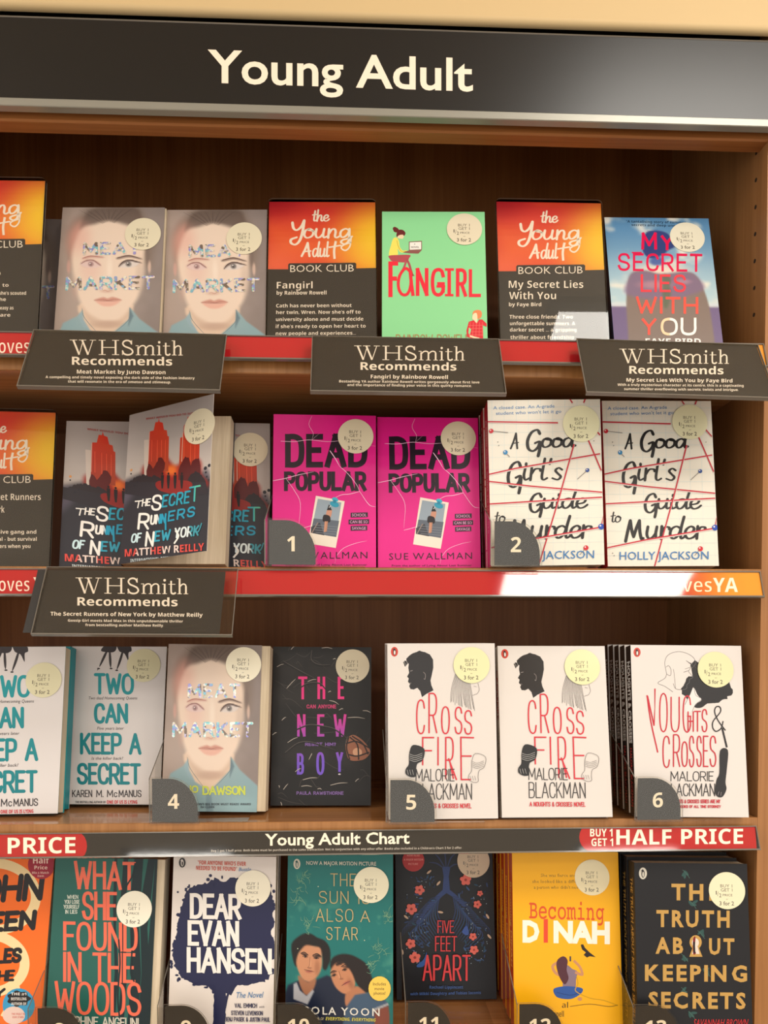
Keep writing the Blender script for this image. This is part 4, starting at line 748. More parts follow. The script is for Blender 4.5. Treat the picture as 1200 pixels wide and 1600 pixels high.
def art_sun():
    def p(c):
        c.mix(np.ones(len(c.X)), (22, 108, 104)); c.noise(9, 170, (98, 156, 132), .5, .62, .25); c.noise(12, 90, (130, 170, 140), .4, .68, .2); c.blob(530, 500, 700, 700, (24, 112, 108), .35, .8)
        c.poly([(30, 1320), (60, 1240), (150, 1200), (300, 1200), (420, 1150), (560, 1200), (700, 1260), (760, 1700), (20, 1700)], (22, 30, 52), 14, 1, False)
        c.poly([(90, 900), (110, 830), (200, 765), (270, 765), (330, 800), (400, 830), (446, 900), (452, 1000), (436, 1050), (410, 1100), (382, 1080), (378, 980), (340, 900), (250, 880), (170, 930), (150, 1000), (140, 1070), (112, 1030)], (28, 22, 20), 9)
        c.poly([(230, 870), (300, 880), (360, 900), (374, 1000), (366, 1090), (330, 1160), (270, 1208), (200, 1190), (160, 1120), (136, 1040), (150, 960), (190, 900)], (196, 136, 100), 9); c.blob(330, 1080, 40, 110, (150, 96, 68), .6, .8); c.poly([(156, 1150), (170, 1240), (220, 1330), (290, 1290), (320, 1180), (240, 1210)], (160, 106, 76), 10, 1)
        c.poly([(185, 942), (240, 955), (244, 968), (190, 958)], (44, 28, 24), 5); c.poly([(290, 966), (345, 958), (368, 980), (300, 980)], (44, 28, 24), 5); c.blob(222, 976, 24, 9, (60, 40, 34), .9, .5); c.blob(320, 992, 24, 9, (60, 40, 34), .9, .5); c.blob(262, 1040, 16, 60, (220, 162, 124), .6, .9); c.blob(262, 1082, 26, 9, (130, 80, 60), .6, .7); c.blob(256, 1114, 48, 15, (150, 72, 66), .8, .6)
        c.poly([(110, 1230), (140, 1215), (170, 1290), (230, 1340), (290, 1280), (300, 1300), (240, 1420), (110, 1370)], (170, 170, 176), 7, 1, False); c.noise(4, 12, (120, 124, 140), .0, .5)
        c.poly([(450, 1060), (470, 990), (540, 955), (620, 955), (700, 985), (790, 1050), (830, 1150), (850, 1240), (800, 1310), (740, 1290), (680, 1200), (560, 1040), (480, 1100)], (32, 22, 20), 9); c.noise(77, 22, (60, 40, 32), .0)
        c.poly([(500, 1040), (560, 1030), (620, 1080), (666, 1160), (680, 1240), (640, 1310), (570, 1318), (500, 1260), (460, 1170), (458, 1100)], (190, 128, 92), 9); c.blob(640, 1230, 40, 90, (140, 86, 60), .6, .9, -20); c.poly([(500, 1050), (540, 1020), (570, 1040), (520, 1060)], (40, 26, 22), 6)
        c.poly([(640, 1290), (700, 1250), (780, 1310), (820, 1340), (700, 1420), (600, 1440), (590, 1330)], (176, 116, 82), 9); c.blob(486, 1148, 26, 14, (56, 36, 30), .9, .5, -20); c.blob(584, 1098, 26, 13, (56, 36, 30), .9, .5, -15); c.poly([(556, 1072), (600, 1062), (624, 1082), (580, 1078)], (48, 30, 26), 5); c.poly([(454, 1130), (480, 1112), (510, 1118), (470, 1128)], (48, 30, 26), 5)
        c.blob(530, 1150, 12, 60, (216, 156, 118), .6, .9, -20); c.blob(560, 1180, 24, 10, (130, 78, 58), .6, .7, -20); c.blob(600, 1220, 50, 17, (172, 84, 78), .85, .6, -28)
        c.poly([(680, 1330), (800, 1310), (900, 1330), (980, 1400), (990, 1450), (880, 1470), (860, 1640), (560, 1640), (600, 1440)], (62, 84, 108), 9, 1, False); c.poly([(860, 1470), (990, 1430), (1000, 1520), (1000, 1700), (860, 1700)], (126, 66, 50), 9, 1, False); c.poly([(850, 1460), (985, 1405), (992, 1425), (862, 1480)], (160, 160, 162), 6, 1, False)
    a = Art(pose_frame('sun'), 440, 1330, 5.928, 100, 150, (22, 108, 104), p); g = (188, 168, 118)
    dk = (36, 24, 20)
    for p, w in (([(176, 946), (210, 936), (248, 962)], 9), ([(288, 962), (330, 950), (370, 978)], 9), ([(192, 976), (222, 968), (246, 984)], 6), ([(296, 990), (324, 982), (350, 998)], 6), ([(208, 1096), (250, 1106), (306, 1118)], 5), ([(448, 1134), (476, 1108), (514, 1112)], 8), ([(550, 1070), (586, 1052), (628, 1076)], 8), ([(462, 1160), (484, 1140), (512, 1146)], 6), ([(560, 1104), (584, 1088), (612, 1098)], 6), ([(556, 1246), (600, 1218), (640, 1204)], 5)): a.line(p, w, dk, taper=True)
    for x, y in ((220, 978), (322, 992), (488, 1150), (586, 1100)): a.ell(x, y, 8, 7, dk, n=10)
    a.line([(262, 980), (256, 1060), (240, 1078), (270, 1086)], 4, (140, 92, 68)); a.line([(530, 1110), (548, 1170), (540, 1186), (566, 1184)], 4, (130, 82, 58))
    sun_logo(a, 142, 118, 32, 48, (206, 200, 182), (24, 80, 80), (206, 200, 182)); rs = random.Random(8)
    for cx, cy in ((170, 400), (240, 690), (900, 900), (820, 1040), (980, 600), (200, 260)):
        for k in range(16):
            t = rs.uniform(0, 6.28); l = rs.uniform(20, 90); x, y = cx+rs.uniform(-50, 50), cy+rs.uniform(-60, 60); a.line([(x, y), (x+l*.5*math.cos(t), y+l*.5*math.sin(t)+10), (x+l*math.cos(t+.4), y+l*math.sin(t+.4))], 3.5, (120, 164, 132), taper=True)
    for x, y in ((340, 326), (768, 824), (150, 900)): a.ell(x, y, 5, 5, (200, 210, 180), n=8)
    a.text('NOW A MAJOR MOTION PICTURE', 230, 124, 876, 34, (206, 206, 190), 'gill', .012, slope=.014)
    for s, x0, y0, x1, y1 in (('THE', 452, 204, 690, 322), ('SUN IS', 346, 366, 820, 484), ('ALSO', 318, 530, 664, 650), ('A', 730, 548, 818, 654), ('STAR', 414, 700, 706, 820)): a.hand(s, x0, y0, x1, y1, 9, g, 3.0, slope=.01)
    a.text('NICOLA YOON', 60, 1500, 908, 68, (222, 218, 208), 'gill', .012, slope=.028, space=1.2); a.text('AUTHOR OF', 250, 1560, 392, 26, (200, 190, 150), 'gill', slope=.02); a.text('EVERYTHING, EVERYTHING', 408, 1562, 868, 30, (206, 196, 80), 'bi', slope=.03)
    a.ell(908, 1270, 103, 114, (236, 198, 84))
    for s, x0, x1, y in (('Includes', 846, 966, 1240), ('movie', 862, 950, 1284), ('photos!', 852, 962, 1326)): a.text(s, x0, y, x1, 28, (110, 86, 40), 'gill', .01)
    ARTS['sun'] = (a, (830, 310), (236, 228, 196))

def art_five():
    a = Art(pose_frame('five'), 610, 1325, 5.816, 1, 1, (17, 17, 24)); b = (44, 66, 122); rs = random.Random(6)
    a.poly([(470, 170), (545, 170), (530, 260), (540, 380), (590, 420), (700, 520), (670, 540), (560, 440), (510, 410), (470, 440), (330, 580), (250, 700), (230, 680), (300, 560), (400, 450), (475, 380), (484, 260)], b)
    for p in ([(480, 180), (420, 140), (350, 130)], [(490, 170), (440, 90), (400, 50)], [(505, 170), (500, 90), (490, 20)], [(520, 170), (550, 90), (600, 40)], [(535, 180), (580, 150), (620, 150)]): a.line(p, 12, (38, 52, 96), taper=True)
    for s in (1, -1):
        for k in range(13):
            t = k/12; x = 508-s*(60+t*190); y = 440+t*250; L = 330*(1-t*.3)
            a.line([(x, y), (x-s*(20+t*60), y+L*.45), (x+s*(50-t*20), y+L*.95)], 8, ((40, 60, 112), (34, 70, 118), (54, 76, 120))[k % 3], taper=True)
            a.line([(x, y), (x-s*(90+t*40), y+30), (x-s*150, y+L*.5)], 7, (34, 50, 88), taper=True)
    for i in range(150):
        s = rs.choice((1, -1)); t = rs.uniform(0, 1); x = 508-s*(100+rs.uniform(0, 270)); y = 260+rs.uniform(0, 780)
        if abs(x-508) < 150 and y > 480: continue
        an = rs.uniform(0, 3.1); l = rs.uniform(10, 26); a.ell(x, y, l, l*.34, rs.choice(((38, 62, 108), (30, 48, 80), (52, 84, 130), (30, 70, 96))), math.degrees(an), 8)
    for i in range(60):
        s = rs.choice((1, -1)); a.ell(508-s*rs.uniform(180, 370), 300+rs.uniform(0, 760), 4.5, 4.5, (150, 170, 186), n=6)
    a.poly([(240, 1060), (300, 1010), (330, 940), (310, 1060), (250, 1080)], (44, 86, 156), True); a.poly([(650, 760), (690, 700), (712, 770), (690, 790)], (56, 86, 160), True)
    for x, y, r_ in ((264, 380, 44), (190, 552, 50), (184, 866, 44), (222, 992, 50), (682, 288, 50), (812, 410, 26), (788, 510, 36), (748, 802, 34), (758, 922, 40)):
        for k in range(5): an = k*1.257+x; a.ell(x+r_*.55*math.cos(an), y+r_*.55*math.sin(an), r_*.52, r_*.44, (226, 106, 92), math.degrees(an), 10)
        a.ell(x, y, r_*.26, r_*.26, (150, 50, 40), n=8)
    for x, y, an in ((350, 216, -40), (436, 318, -50), (454, 580, 10), (880, 618, 60), (142, 624, 40), (896, 800, 50), (108, 940, 80)): a.ell(x, y, 26, 10, (206, 176, 150), an, 10)
    for s, x0, y0, x1, y1, w in (('FIVE', 426, 654, 578, 770, 10), ('FEET', 404, 796, 604, 936, 11), ('APART', 290, 966, 730, 1204, 18)): a.hand(s, x0, y0, x1, y1, w, (218, 62, 66), 2.2, rnd=True)
    a.text('Rachael Lippincott', 354, 1272, 658, 26, (62, 92, 152), 'bold'); a.text('with Mikki Daughtry and Tobias Iaconis', 180, 1334, 820, 26, (62, 92, 152), 'bold', slope=-.02)
    a.ell(208, 110, 100, 102, (190, 50, 50)); [a.text(s, x0, y, x1, 17, (236, 150, 140), 'bold') for s, x0, x1, y in (('NOW ALSO', 150, 264, 74), ('A MAJOR MOTION', 122, 296, 112), ('PICTURE', 162, 250, 152))]
    ARTS['five'] = (a, (752, 116), (214, 190, 156))

def art_dinah():
    a = Art(pose_frame('dinah'), 760, 1310, 2.727, 1, 1, (240, 174, 8)); k = (120, 92, 30)
    for s, x0, x1, y in (('She was fierce and bright and', 232, 470, 164), ('she looked like a different', 196, 420, 190), ('a person who didn\'t need', 202, 400, 215)): a.text(s, x0, y, x1, 14, k, 'gill', 0, 1)
    a.text('Becoming', 182, 340, 502, 66, (214, 78, 30), 'mono', .006, slope=.03)
    a.text('D', 154, 438, 226, 84, (242, 236, 220), 'gill', .05, slope=.02); a.text('I', 244, 438, 262, 88, (222, 70, 40), 'gill', .05); a.text('NAH', 286, 440, 526, 84, (242, 236, 220), 'gill', .05, slope=.02)
    a.poly([(402, 456), (412, 450), (420, 466), (432, 478), (440, 486), (466, 506), (440, 502), (428, 508), (414, 496), (424, 486), (408, 474)], (40, 30, 24)); a.line([(404, 452), (418, 470)], 5, (40, 30, 24), False)
    a.line([(300, 530), (282, 546), (296, 574), (330, 590)], 12, (196, 138, 96)); a.poly([(326, 560), (344, 540), (366, 556), (388, 568), (382, 600), (376, 640), (330, 640), (326, 600)], (132, 112, 128), True); a.line([(378, 570), (408, 580), (398, 548), (372, 520)], 11, (196, 138, 96))
    a.poly([(304, 516), (328, 502), (346, 520), (342, 560), (350, 596), (334, 622), (316, 600), (304, 570), (298, 540)], (82, 42, 52), True); a.rect(354, 502, 361, 524, (60, 60, 70))
    a.poly([(288, 640), (330, 630), (376, 632), (410, 640), (402, 662), (360, 684), (310, 680), (290, 664)], (44, 84, 156), True); a.line([(300, 656), (360, 668), (402, 654)], 3, (30, 60, 120)); a.ell(398, 684, 10, 8, (196, 138, 96))
    a.line([(384, 586), (390, 620), (380, 650), (440, 680), (500, 690), (560, 712)], 3.6, (200, 150, 20)); a.text('al', 322, 722, None, 24, (60, 46, 20), 'sans', -.005); a.line([(356, 716), (440, 706), (520, 716), (560, 710)], 3, (130, 96, 20))
    a.text('Kim Chappell', 206, 760, 330, 24, (60, 46, 20), 'sans')
    ARTS['dinah'] = (a, (450, 166), (232, 218, 176))

def art_truth():
    a = Art(pose_frame('truth'), 760, 1310, 2.727, 1, 1, (24, 23, 26)); g = (190, 148, 78); rs = random.Random(9)
    sun_logo(a, 667, 149, 17, 25, (206, 200, 186), (38, 36, 38), (206, 200, 186))
    for x, y, an in ((852, 150, 50), (880, 280, -30), (916, 408, 60), (845, 506, 0), (940, 570, 50), (846, 650, -50), (876, 752, 0)):
        for k in range(3): a.ell(x+rs.uniform(-10, 10), y+rs.uniform(-10, 10), 15, 6, (44, 78, 74), an+k*40, 10)
        a.line([(x-16, y-16), (x, y), (x+14, y+20)], 2, (70, 100, 90))
    def L(s, x0, x1, b, cap): a.text(s, x0, b, x1, cap, g, 'gill', .035, space=1.25, slope=.01)
    L('THE', 788, 992, 260, 64); L('TRUTH', 724, 1036, 374, 66); L('AB', 720, 838, 488, 64); L('UT', 948, 1056, 492, 64); L('KEEPING', 675, 1110, 604, 64); L('SECRETS', 690, 1104, 720, 64)
    a.ell(891, 442, 26, 30, g); a.poly([(880, 458), (902, 458), (920, 504), (864, 504)], g); a.ell(890, 444, 15, 19, (222, 208, 196)); a.poly([(884, 456), (898, 456), (908, 492), (876, 492)], (222, 208, 196)); a.poly([(880, 430), (890, 420), (888, 470), (892, 490), (880, 490)], (120, 24, 30), True); a.line([(884, 440), (886, 488)], 8, (30, 24, 26), False)
    a.text('SAVANNAH BROWN', 880, 800, 1110, 30, (196, 40, 44), 'ital')
    ARTS['truth'] = (a, (1024, 222), (230, 222, 186))

def art_club(key, lines):
    dx, dy, s = lines['m']
    def p(c):
        c.X, c.Y = (c.X-dx)/s, (c.Y-dy)/s
        c.mix(np.ones(len(c.X)), (206, 40, 50)); c.poly([(20, 120), (560, 220), (600, 420), (0, 420)], (240, 110, 60), 150, .9, False); c.blob(80, 400, 200, 140, (244, 120, 90), .6, .9); c.blob(580, 260, 320, 320, (250, 206, 52), 1, .9); c.blob(60, 60, 220, 150, (170, 20, 40), .8, .9); c.blob(320, 60, 160, 60, (226, 96, 36), .5, .9)
    a = Art(pose_frame(key), *lines['c'], 30, 48, (200, 60, 50), p); W = (246, 238, 228)
    X = lambda x: x*s+dx; Y = lambda y: y*s+dy
    a.poly([(X(20), Y(388)), (X(150), Y(388)), (X(150), Y(366)), (X(156), Y(360)), (X(464), Y(357)), (X(470), Y(362)), (X(470), Y(384)), (X(600), Y(382)), (X(600), Y(800)), (X(20), Y(800))], (56, 54, 53))
    H = lambda t, x0, y0, x1, y1, w, gp=.4: a.hand(t, X(x0), Y(y0), X(x1), Y(y1), w*s, W, gp, font=BRUSH, brush=.45, rnd=True)
    H('the', 262, 106, 346, 166, 8.5); H('Y', 164, 152, 232, 250, 13); H('oung', 220, 160, 454, 246, 11.5, .6)
    a.line([(X(446), Y(238)), (X(440), Y(280)), (X(420), Y(300)), (X(400), Y(290)), (X(408), Y(276)), (X(446), Y(262))], 7*s, W)
    H('A', 208, 258, 262, 332, 11); H('dul', 262, 256, 346, 334, 9, .6); a.line([(X(374), Y(256)), (X(366), Y(300)), (X(368), Y(340))], 11*s, W); a.line([(X(340), Y(286)), (X(400), Y(276))], 7*s, W)
    a.text('BOOK CLUB', X(160), Y(402), X(458), 33*s, W, 'gill', -.006, slope=-.01)
    for (t, x0, x1, y, cap, st, off) in lines['t']: a.text(t, x0, y, x1, cap, W, st, off, slope=lines.get('sl', 0))
    ARTS[key] = (a, None, None)

DARK = None
for f in (art_meat, art_fangirl, art_mysecret, art_runners, art_dead, art_gg, art_two, art_newboy, art_cf, art_noughts, art_orange, art_woods, art_evan, art_sun, art_five, art_dinah, art_truth): f()
art_club('ya_b', {'c': (400, 290, 3), 'm': (0, 0, 1), 't': [('Fangirl', 97, 265, 479, 31, 'bold', -.01), ('by Rainbow Rowell', 96, 330, 508, 17, 'sans', .01), ('Cath has never been without', 94, 448, 568, 16, 'sans', .008), ("her twin, Wren. Now she's off to", 94, 490, 599, 16, 'sans', .008), ('university alone and must decide', 93, 503, 632, 16, 'sans', .008), ("if she's ready to open her heart to", 92, 514, 665, 16, 'sans', .008), ('new people and experiences...', 92, 468, 698, 16, 'sans', .008)], 'sl': -.006})
art_club('ya_c', {'c': (760, 290, 2.727), 'm': (-10, 4, .92), 't': [('My Secret Lies', 96, 414, 433, 31, 'bold', -.012), ('With You', 98, 298, 481, 31, 'bold', -.012), ('by Faye Bird', 97, 235, 511, 15, 'sans', .01), ('Three close friends. Two', 99, 370, 564, 15, 'sans', .008), ('unforgettable summers. A', 101, 380, 592, 15, 'sans', .008), ('darker secret ... a gripping', 101, 385, 619, 15, 'sans', .008), ('thriller about friendship', 103, 375, 651, 15, 'sans', .008)], 'sl': 0})
art_club('ya_a', {'c': (0, 260, 2.857), 'm': (-336, -20, .95), 't': [('Meat Market', -225, -20, 448, 30, 'bold', -.012), ('by Juno Dawson', -225, 0, 480, 15, 'sans', .01), ('Jana was used', -225, -80, 508, 14, 'sans', .008), ('to', 8, 36, 534, 15, 'sans', .008), ("standing out, but when she's scouted", -225, 114, 570, 15, 'sans', .008), ('by a top agency the', -225, 24, 598, 15, 'sans', .008), ('industry is nothing like as easy as', -225, 58, 636, 15, 'sans', .008), ('the magazines are', -225, 44, 668, 15, 'sans', .008)]})
art_club('ya_d', {'c': (0, 610, 2.857), 'm': (-300, 32, .95), 't': [('The Secret Runners', -140, 180, 488, 29, 'bold', -.012), ('of New York', -140, 18, 544, 29, 'bold', -.012), ('An exclusive gang and', -120, 160, 638, 16, 'sans', .008), ('a hidden portal - but survival', -160, 162, 670, 16, 'sans', .008), ('is all that matters when you', -160, 134, 702, 16, 'sans', .008)]})
# ---------------------------------------------------------------- bookcase
XR = at(1190, 900, 0).x; XL = -.60; DEPTH = .29
TOPZ = at(600, 183, 0).z; RAILZ = at(600, 204, 0).z
case = empty('bookcase', loc=(0, 0, -1.6)); tag(case, 'tall brown wooden bookcase bay with four shelves of face-out paperbacks', 'bookcase')
dz = 1.6
def cpart(mb, name, m):
    for i, v in enumerate(mb.v): mb.v[i] = (v[0], v[1], v[2]+dz)
    return mb.build(name, m, case)
m = MB(); m.box(XL, XR, DEPTH, DEPTH+.012, -1.5, .81); cpart(m, 'back_panel', M['back'])
for x0, x1 in ((XR, XR+.032), (XL-.032, XL)):
    m = MB(); m.box(x0, x1, .0016, DEPTH+.012, -1.6, .81); sp = cpart(m, 'side_panel', M['side'])
    m = MB(); m.box(x0-.0003, x1+.0003, 0, .0016, -1.6, TOPZ+.1, bev=.0006); o = m.build('edge_band', M['edge'], sp); o.location.z = dz
    if x0 == XR:
        m = MB()
        for k in range(7):
            z = at(1173, 322, .026).z-(k-2)*.0335
            for yy in (.028, .25):
                pts = [(yy+.0026*math.cos(a), z+.0026*math.sin(a)) for a in np.arange(8)*math.pi/4]; m.prism(pts, XR-.0004, XR+.001)
        o = m.build('peg_holes', M['hole'], sp); o.location.z = dz; o['kind'] = 'stuff'
m = MB(); m.box(XL, XR, 0, .022, RAILZ, TOPZ, bev=.002); m.box(XL, XR+.03, -.004, .02, TOPZ-.001, TOPZ+.004); cpart(m, 'top_rail', M['rail'])
m = MB(); m.box(XL, XR, .032, DEPTH, .79, .81); cpart(m, 'top_panel', M['back'])
m = MB(); m.box(XL-.03, XR+.03, .024, .031, TOPZ, TOPZ+.16); m.box(-3, XL-.03, .03, DEPTH, TOPZ, TOPZ+.17); m.box(XR+.03, 3, .03, DEPTH, TOPZ, TOPZ+.17); cpart(m, 'dark_top_box', M['black'])
m = MB(); m.box(XL, XR, .03, DEPTH, -1.5, -.86); cpart(m, 'base_panel', M['side'])
for r_ in (1, 2, 3, 4):
    m = MB(); z = Z[r_]; th = .025
    m.box(XL+.0005, XR-.0005, .002, DEPTH-.001, z-th, z, bev=.001); s_ = cpart(m, 'shelf', M['shelf'])
    m = MB(); m.box(XL+.0005, XR-.0005, 0, .002, z-th, z, bev=.0006); o = m.build('edge_band', M['edge'], s_); o.location.z = dz

# ---------------------------------------------------------------- header sign
sign = empty('header_sign', loc=at(600, 172, -.02)); tag(sign, 'long glossy black header sign over the bookcase reading Young Adult in cream letters', 'sign')
inv = sign.matrix_world.inverted() if False else Matrix.Translation(-sign.location)
z0, z1 = at(600, 172, -.02).z, at(600, 46, -.02).z; X0, X1 = -1.0, 1.0
fr = Frame((X0, -.02, z0), (1, 0, 0), (0, 0, 1), X1-X0, z1-z0)
a = Art(fr, 0, 0, 2, 8, 1, (22, 21, 21))
a.text('Young Adult', 649, 256, 1478, 99, (248, 232, 210), 'gill', .016, 4, slope=.0335)
art_panel('sign_panel', a, X1-X0, z1-z0, .006, (30, 28, 27), [M['sign']], sign).location = (X0-sign.location.x, 0, 0)
def sbox(name, x0, x1, y0, y1, za, zb_, mm):
    m = MB(); m.box(x0-sign.location.x, x1-sign.location.x, y0+.02, y1+.02, za-sign.location.z, zb_-sign.location.z, bev=.0008); return m.build(name, mm, sign)
sbox('bottom_trim', X0, X1, -.023, -.012, at(600, 182, -.022).z, z0+.0005, M['trim'])
sbox('top_trim', X0, X1, -.021, -.014, z1-.0002, z1+.0016, M['clear_edge'])

# ---------------------------------------------------------------- shelf edge strips
def strip(row, py_top, py_bot, label, draw):
    zt, zb2 = at(500, py_top, -.005).z, at(500, py_bot, -.015).z; x1 = XR-.006; x0 = XL+.01
    ez = Vector((0, .010, zt-zb2)); fr = Frame((x0, -.015, zb2), (1, 0, 0), ez, x1-x0, ez.length)
    root = empty('shelf_edge_strip', loc=(x0, -.015, zb2)); root.rotation_euler.x = -math.atan2(.010, zt-zb2)
    a = draw(fr); art_panel('printed_insert', a, fr.w, fr.h, .0016, (120, 60, 50), [M['strip']], root)
    m = MB(); m.box(-.001, fr.w+.001, -.0026, .0018, -.0018, 0); m.box(-.001, 0, -.002, .0018, 0, fr.h); m.box(fr.w, fr.w+.001, -.002, .0018, 0, fr.h); m.box(-.001, fr.w+.001, -.0016, .003, fr.h, fr.h+.0012)
    m.build('clear_holder_rim', M['clear_edge'], root)
    m = MB(); m.box(.02, fr.w-.02, .0018, .0045, fr.h*.1, fr.h*.35); m.build('mounting_rail', M['black'], root)
    tag(root, label, 'shelf strip', 'shelf edge strips')
RED = (180, 34, 38)
def red_strip(yt, by, cap, loc):
    def d(fr):
        def p(c): c.mix(smooth((c.X-1010)/150), (232, 150, 50))
        a = Art(fr, 0, 0, 1, 60, 1, RED, p)
        a.text('loves', -8, by[0], 46, cap, (246, 220, 200), 'sans', -.008); a.text('YA', 52, by[0], 92, cap, (246, 220, 200), 'bold')
        a.text('l', 1030, by[1], None, cap, (250, 226, 200), 'sans'); a.text('oves', 1050, by[1], 1112, cap, (252, 226, 190), 'sans', -.006); a.text('YA', 1114, by[1], 1153, cap, (252, 232, 206), 'bold')
        return a
    return d
strip(1, 528, 562, 'red shelf strip below the top row, mostly behind the black recommendation cards', red_strip(0, (552, 560), 22, 0))
strip(2, 892, 930, 'red shelf strip turning orange at its right end, below the second row', red_strip(0, (924, 925), 22, 1))
def chart(fr):
    a = Art(fr, 0, 0, 1, 1, 1, (44, 43, 42)); W = (250, 236, 214)
    a.rect(-300, 1296, 120, 1342, RED); a.ell(112, 1322, 24, 26, RED); a.rect(930, 1290, 1183, 1330, RED); a.ell(929, 1308, 24, 24, RED)
    a.text('HALF', -110, 1335, -10, 27, W, 'bold', slope=-.01); a.text('PRICE', 12, 1334, 118, 25, W, 'bold', slope=-.01); a.text('Young Adult Chart', 414, 1321, 640, 17.5, W, 'gill', .02, slope=-.014)
    a.text('Buy 1 get 1 half price. Both items must be purchased in the same transaction. Not in conjunction with any other offer. Books also included in a Children\'s Chart 3 for 2 offer.', 330, 1331, 722, 3.4, (200, 190, 176), 'sans', 0, 1, slope=-.012)
    a.text('BUY 1', 922, 1307, 957, 12, W, 'bold'); a.text('GET 1', 924, 1322, 958, 12, W, 'bold'); a.text('HALF PRICE', 963, 1320, 1161, 23.5, W, 'bold', slope=-.008)
    return a
strip(3, 1299, 1334, 'black shelf strip with red ends reading Young Adult Chart', chart)
def plain(fr): return Art(fr, 0, 0, 1, 1, 1, (58, 56, 54))
strip(4, 1655, 1690, 'plain black shelf strip below the lowest row', plain)

# ---------------------------------------------------------------- recommendation cards
def shelf_card(TL, TR, BR, BL, label, texts, back=None, Yt=-.0215, Yb=-.067):
    o_ = at(*BL, Yb); br = at(*BR, Yb); tl = at(*TL, Yt); tr = at(*TR, Yt); ex = br-o_; ez = ((tl-o_)+(tr-br))/2; ez -= ex.normalized()*ez.dot(ex.normalized())
    wd = ex.length; fr = Frame(o_, ex, ez, wd, ez.length); n = fr.n
    Mx = Matrix(((fr.ex.x, -n.x, fr.ez.x, o_.x), (fr.ex.y, -n.y, fr.ez.y, o_.y), (fr.ex.z, -n.z, fr.ez.z, o_.z), (0, 0, 0, 1)))
    if n.y > 0: pass
    Mx = Matrix(((fr.ex.x, -fr.n.x, fr.ez.x, o_.x), (fr.ex.y, -fr.n.y, fr.ez.y, o_.y), (fr.ex.z, -fr.n.z, fr.ez.z, o_.z), (0, 0, 0, 1)))
    root = empty('recommendation_card_holder', Mx)
    if back: frc = back(fr)
    else: frc = fr
    off = frc.o-fr.o; cx, cz = off.dot(fr.ex), off.dot(fr.ez)
    (ox, oy, zz), T = texts; a = Art(frc, ox, oy, zz, 1, 1, (52, 50, 49)); W = (246, 238, 228)
    a.serif_name(T[0][1], T[0][3]-T[0][4], T[0][2], T[0][3], W)
    for t, x0, x1, y, cap, st, of in T[1:]: a.text(t, x0, y, x1, cap, W, st, of, 2, slope=.008)
    c = art_panel('printed_card', a, frc.w, frc.h, .0006, (80, 76, 74), [M['matte']], root); c.location = (cx, .0012, cz)
    m = MB(); m.box(0, fr.w, -.0012, 0, 0, fr.h); m.build('clear_front_sheet', M['clear'], root)
    m = MB(); m.box(0, fr.w, .0024, .0034, 0, fr.h); m.box(0, fr.w,   .0034, .0045, fr.h-.001, fr.h); m.build('clear_back_sheet', M['clear'], root)
    m = MB(); e = .0009; m.box(-e, fr.w+e, -.0016, .0034, -e*1.6, 0); m.box(-e, fr.w+e, -.0013, .0034, fr.h, fr.h+e); m.box(-e, 0, -.0013, .0008, 0, fr.h); m.box(fr.w, fr.w+e, -.0013, .0008, 0, fr.h)
    m.build('polished_edge', M['clear_edge'], root)
    tag(root, label, 'sign card', 'black recommendation cards clipped to the shelf edges'); return root
C1 = ((0, 260, 2.857), [('WHSmith', 308, 810, 836, 66, 'serif', -.014), ('Recommends', 320, 768, 882, 36, 'bold', 0), ('Meat Market by Juno Dawson', 342, 738, 921, 17, 'bold', 0), ('A compelling and timely novel exposing the dark side of the fashion industry', 202, 868, 942, 11, 'sans', .01), ('that will resonate in the era of #metoo and #timesup.', 302, 762, 962, 11, 'sans', .01)])
shelf_card((50, 518), (350, 523), (343, 610), (28, 603), 'leftmost black recommendation card on the top shelf edge, below the pale face books', C1)
C2 = ((400, 290, 3), [('WHSmith', 458, 974, 812, 66, 'serif', -.014), ('Recommends', 490, 940, 860, 36, 'bold', 0), ('Fangirl by Rainbow Rowell', 538, 900, 900, 17, 'bold', 0), ('Bestselling YA author Rainbow Rowell writes gorgeously about first love', 390, 1048, 919, 11, 'sans', .01), ('and the importance of finding your voice in this quirky romance.', 428, 1012, 936, 11, 'sans', .01)])
shelf_card((489, 527), (780, 531), (790, 615), (486, 611), 'middle black recommendation card on the top shelf edge, below the green book', C2)
C3 = ((760, 290, 2.727), [('WHSmith', 566, 1030, 752, 60, 'serif', -.014), ('Recommends', 610, 1012, 798, 33, 'bold', 0), ('My Secret Lies With You by Faye Bird', 598, 1050, 832, 15, 'bold', 0), ('With a truly mysterious character at its centre, this is a captivating', 560, 1098, 850, 10, 'sans', .01), ('summer thriller overflowing with secrets, twists and intrigue.', 588, 1076, 868, 10, 'sans', .01)])
shelf_card((905, 532), (1190, 539), (1212, 622), (917, 613), 'black recommendation card at the right end of the top shelf edge, catching the light', C3)
C4 = ((0, 610, 2.857), [('WHSmith', 334, 834, 903, 70, 'serif', -.014), ('Recommends', 344, 792, 958, 37, 'bold', 0), ('The Secret Runners of New York by Matthew Reilly', 224, 904, 1003, 17, 'bold', 0), ('Gossip Girl meets Mad Max in this unputdownable thriller', 302, 816, 1030, 11, 'sans', .01), ('from bestselling author Matthew Reilly.', 380, 730, 1050, 11, 'sans', .01)])
def shifted(fr): return Frame(fr.o-fr.ex*.011+fr.ez*.002, fr.ex, fr.ez, fr.w-.003, fr.h-.004)
shelf_card((70, 886), (371, 891), (362, 992), (50, 990), 'black recommendation card sitting askew in its holder on the second shelf edge', C4, shifted)

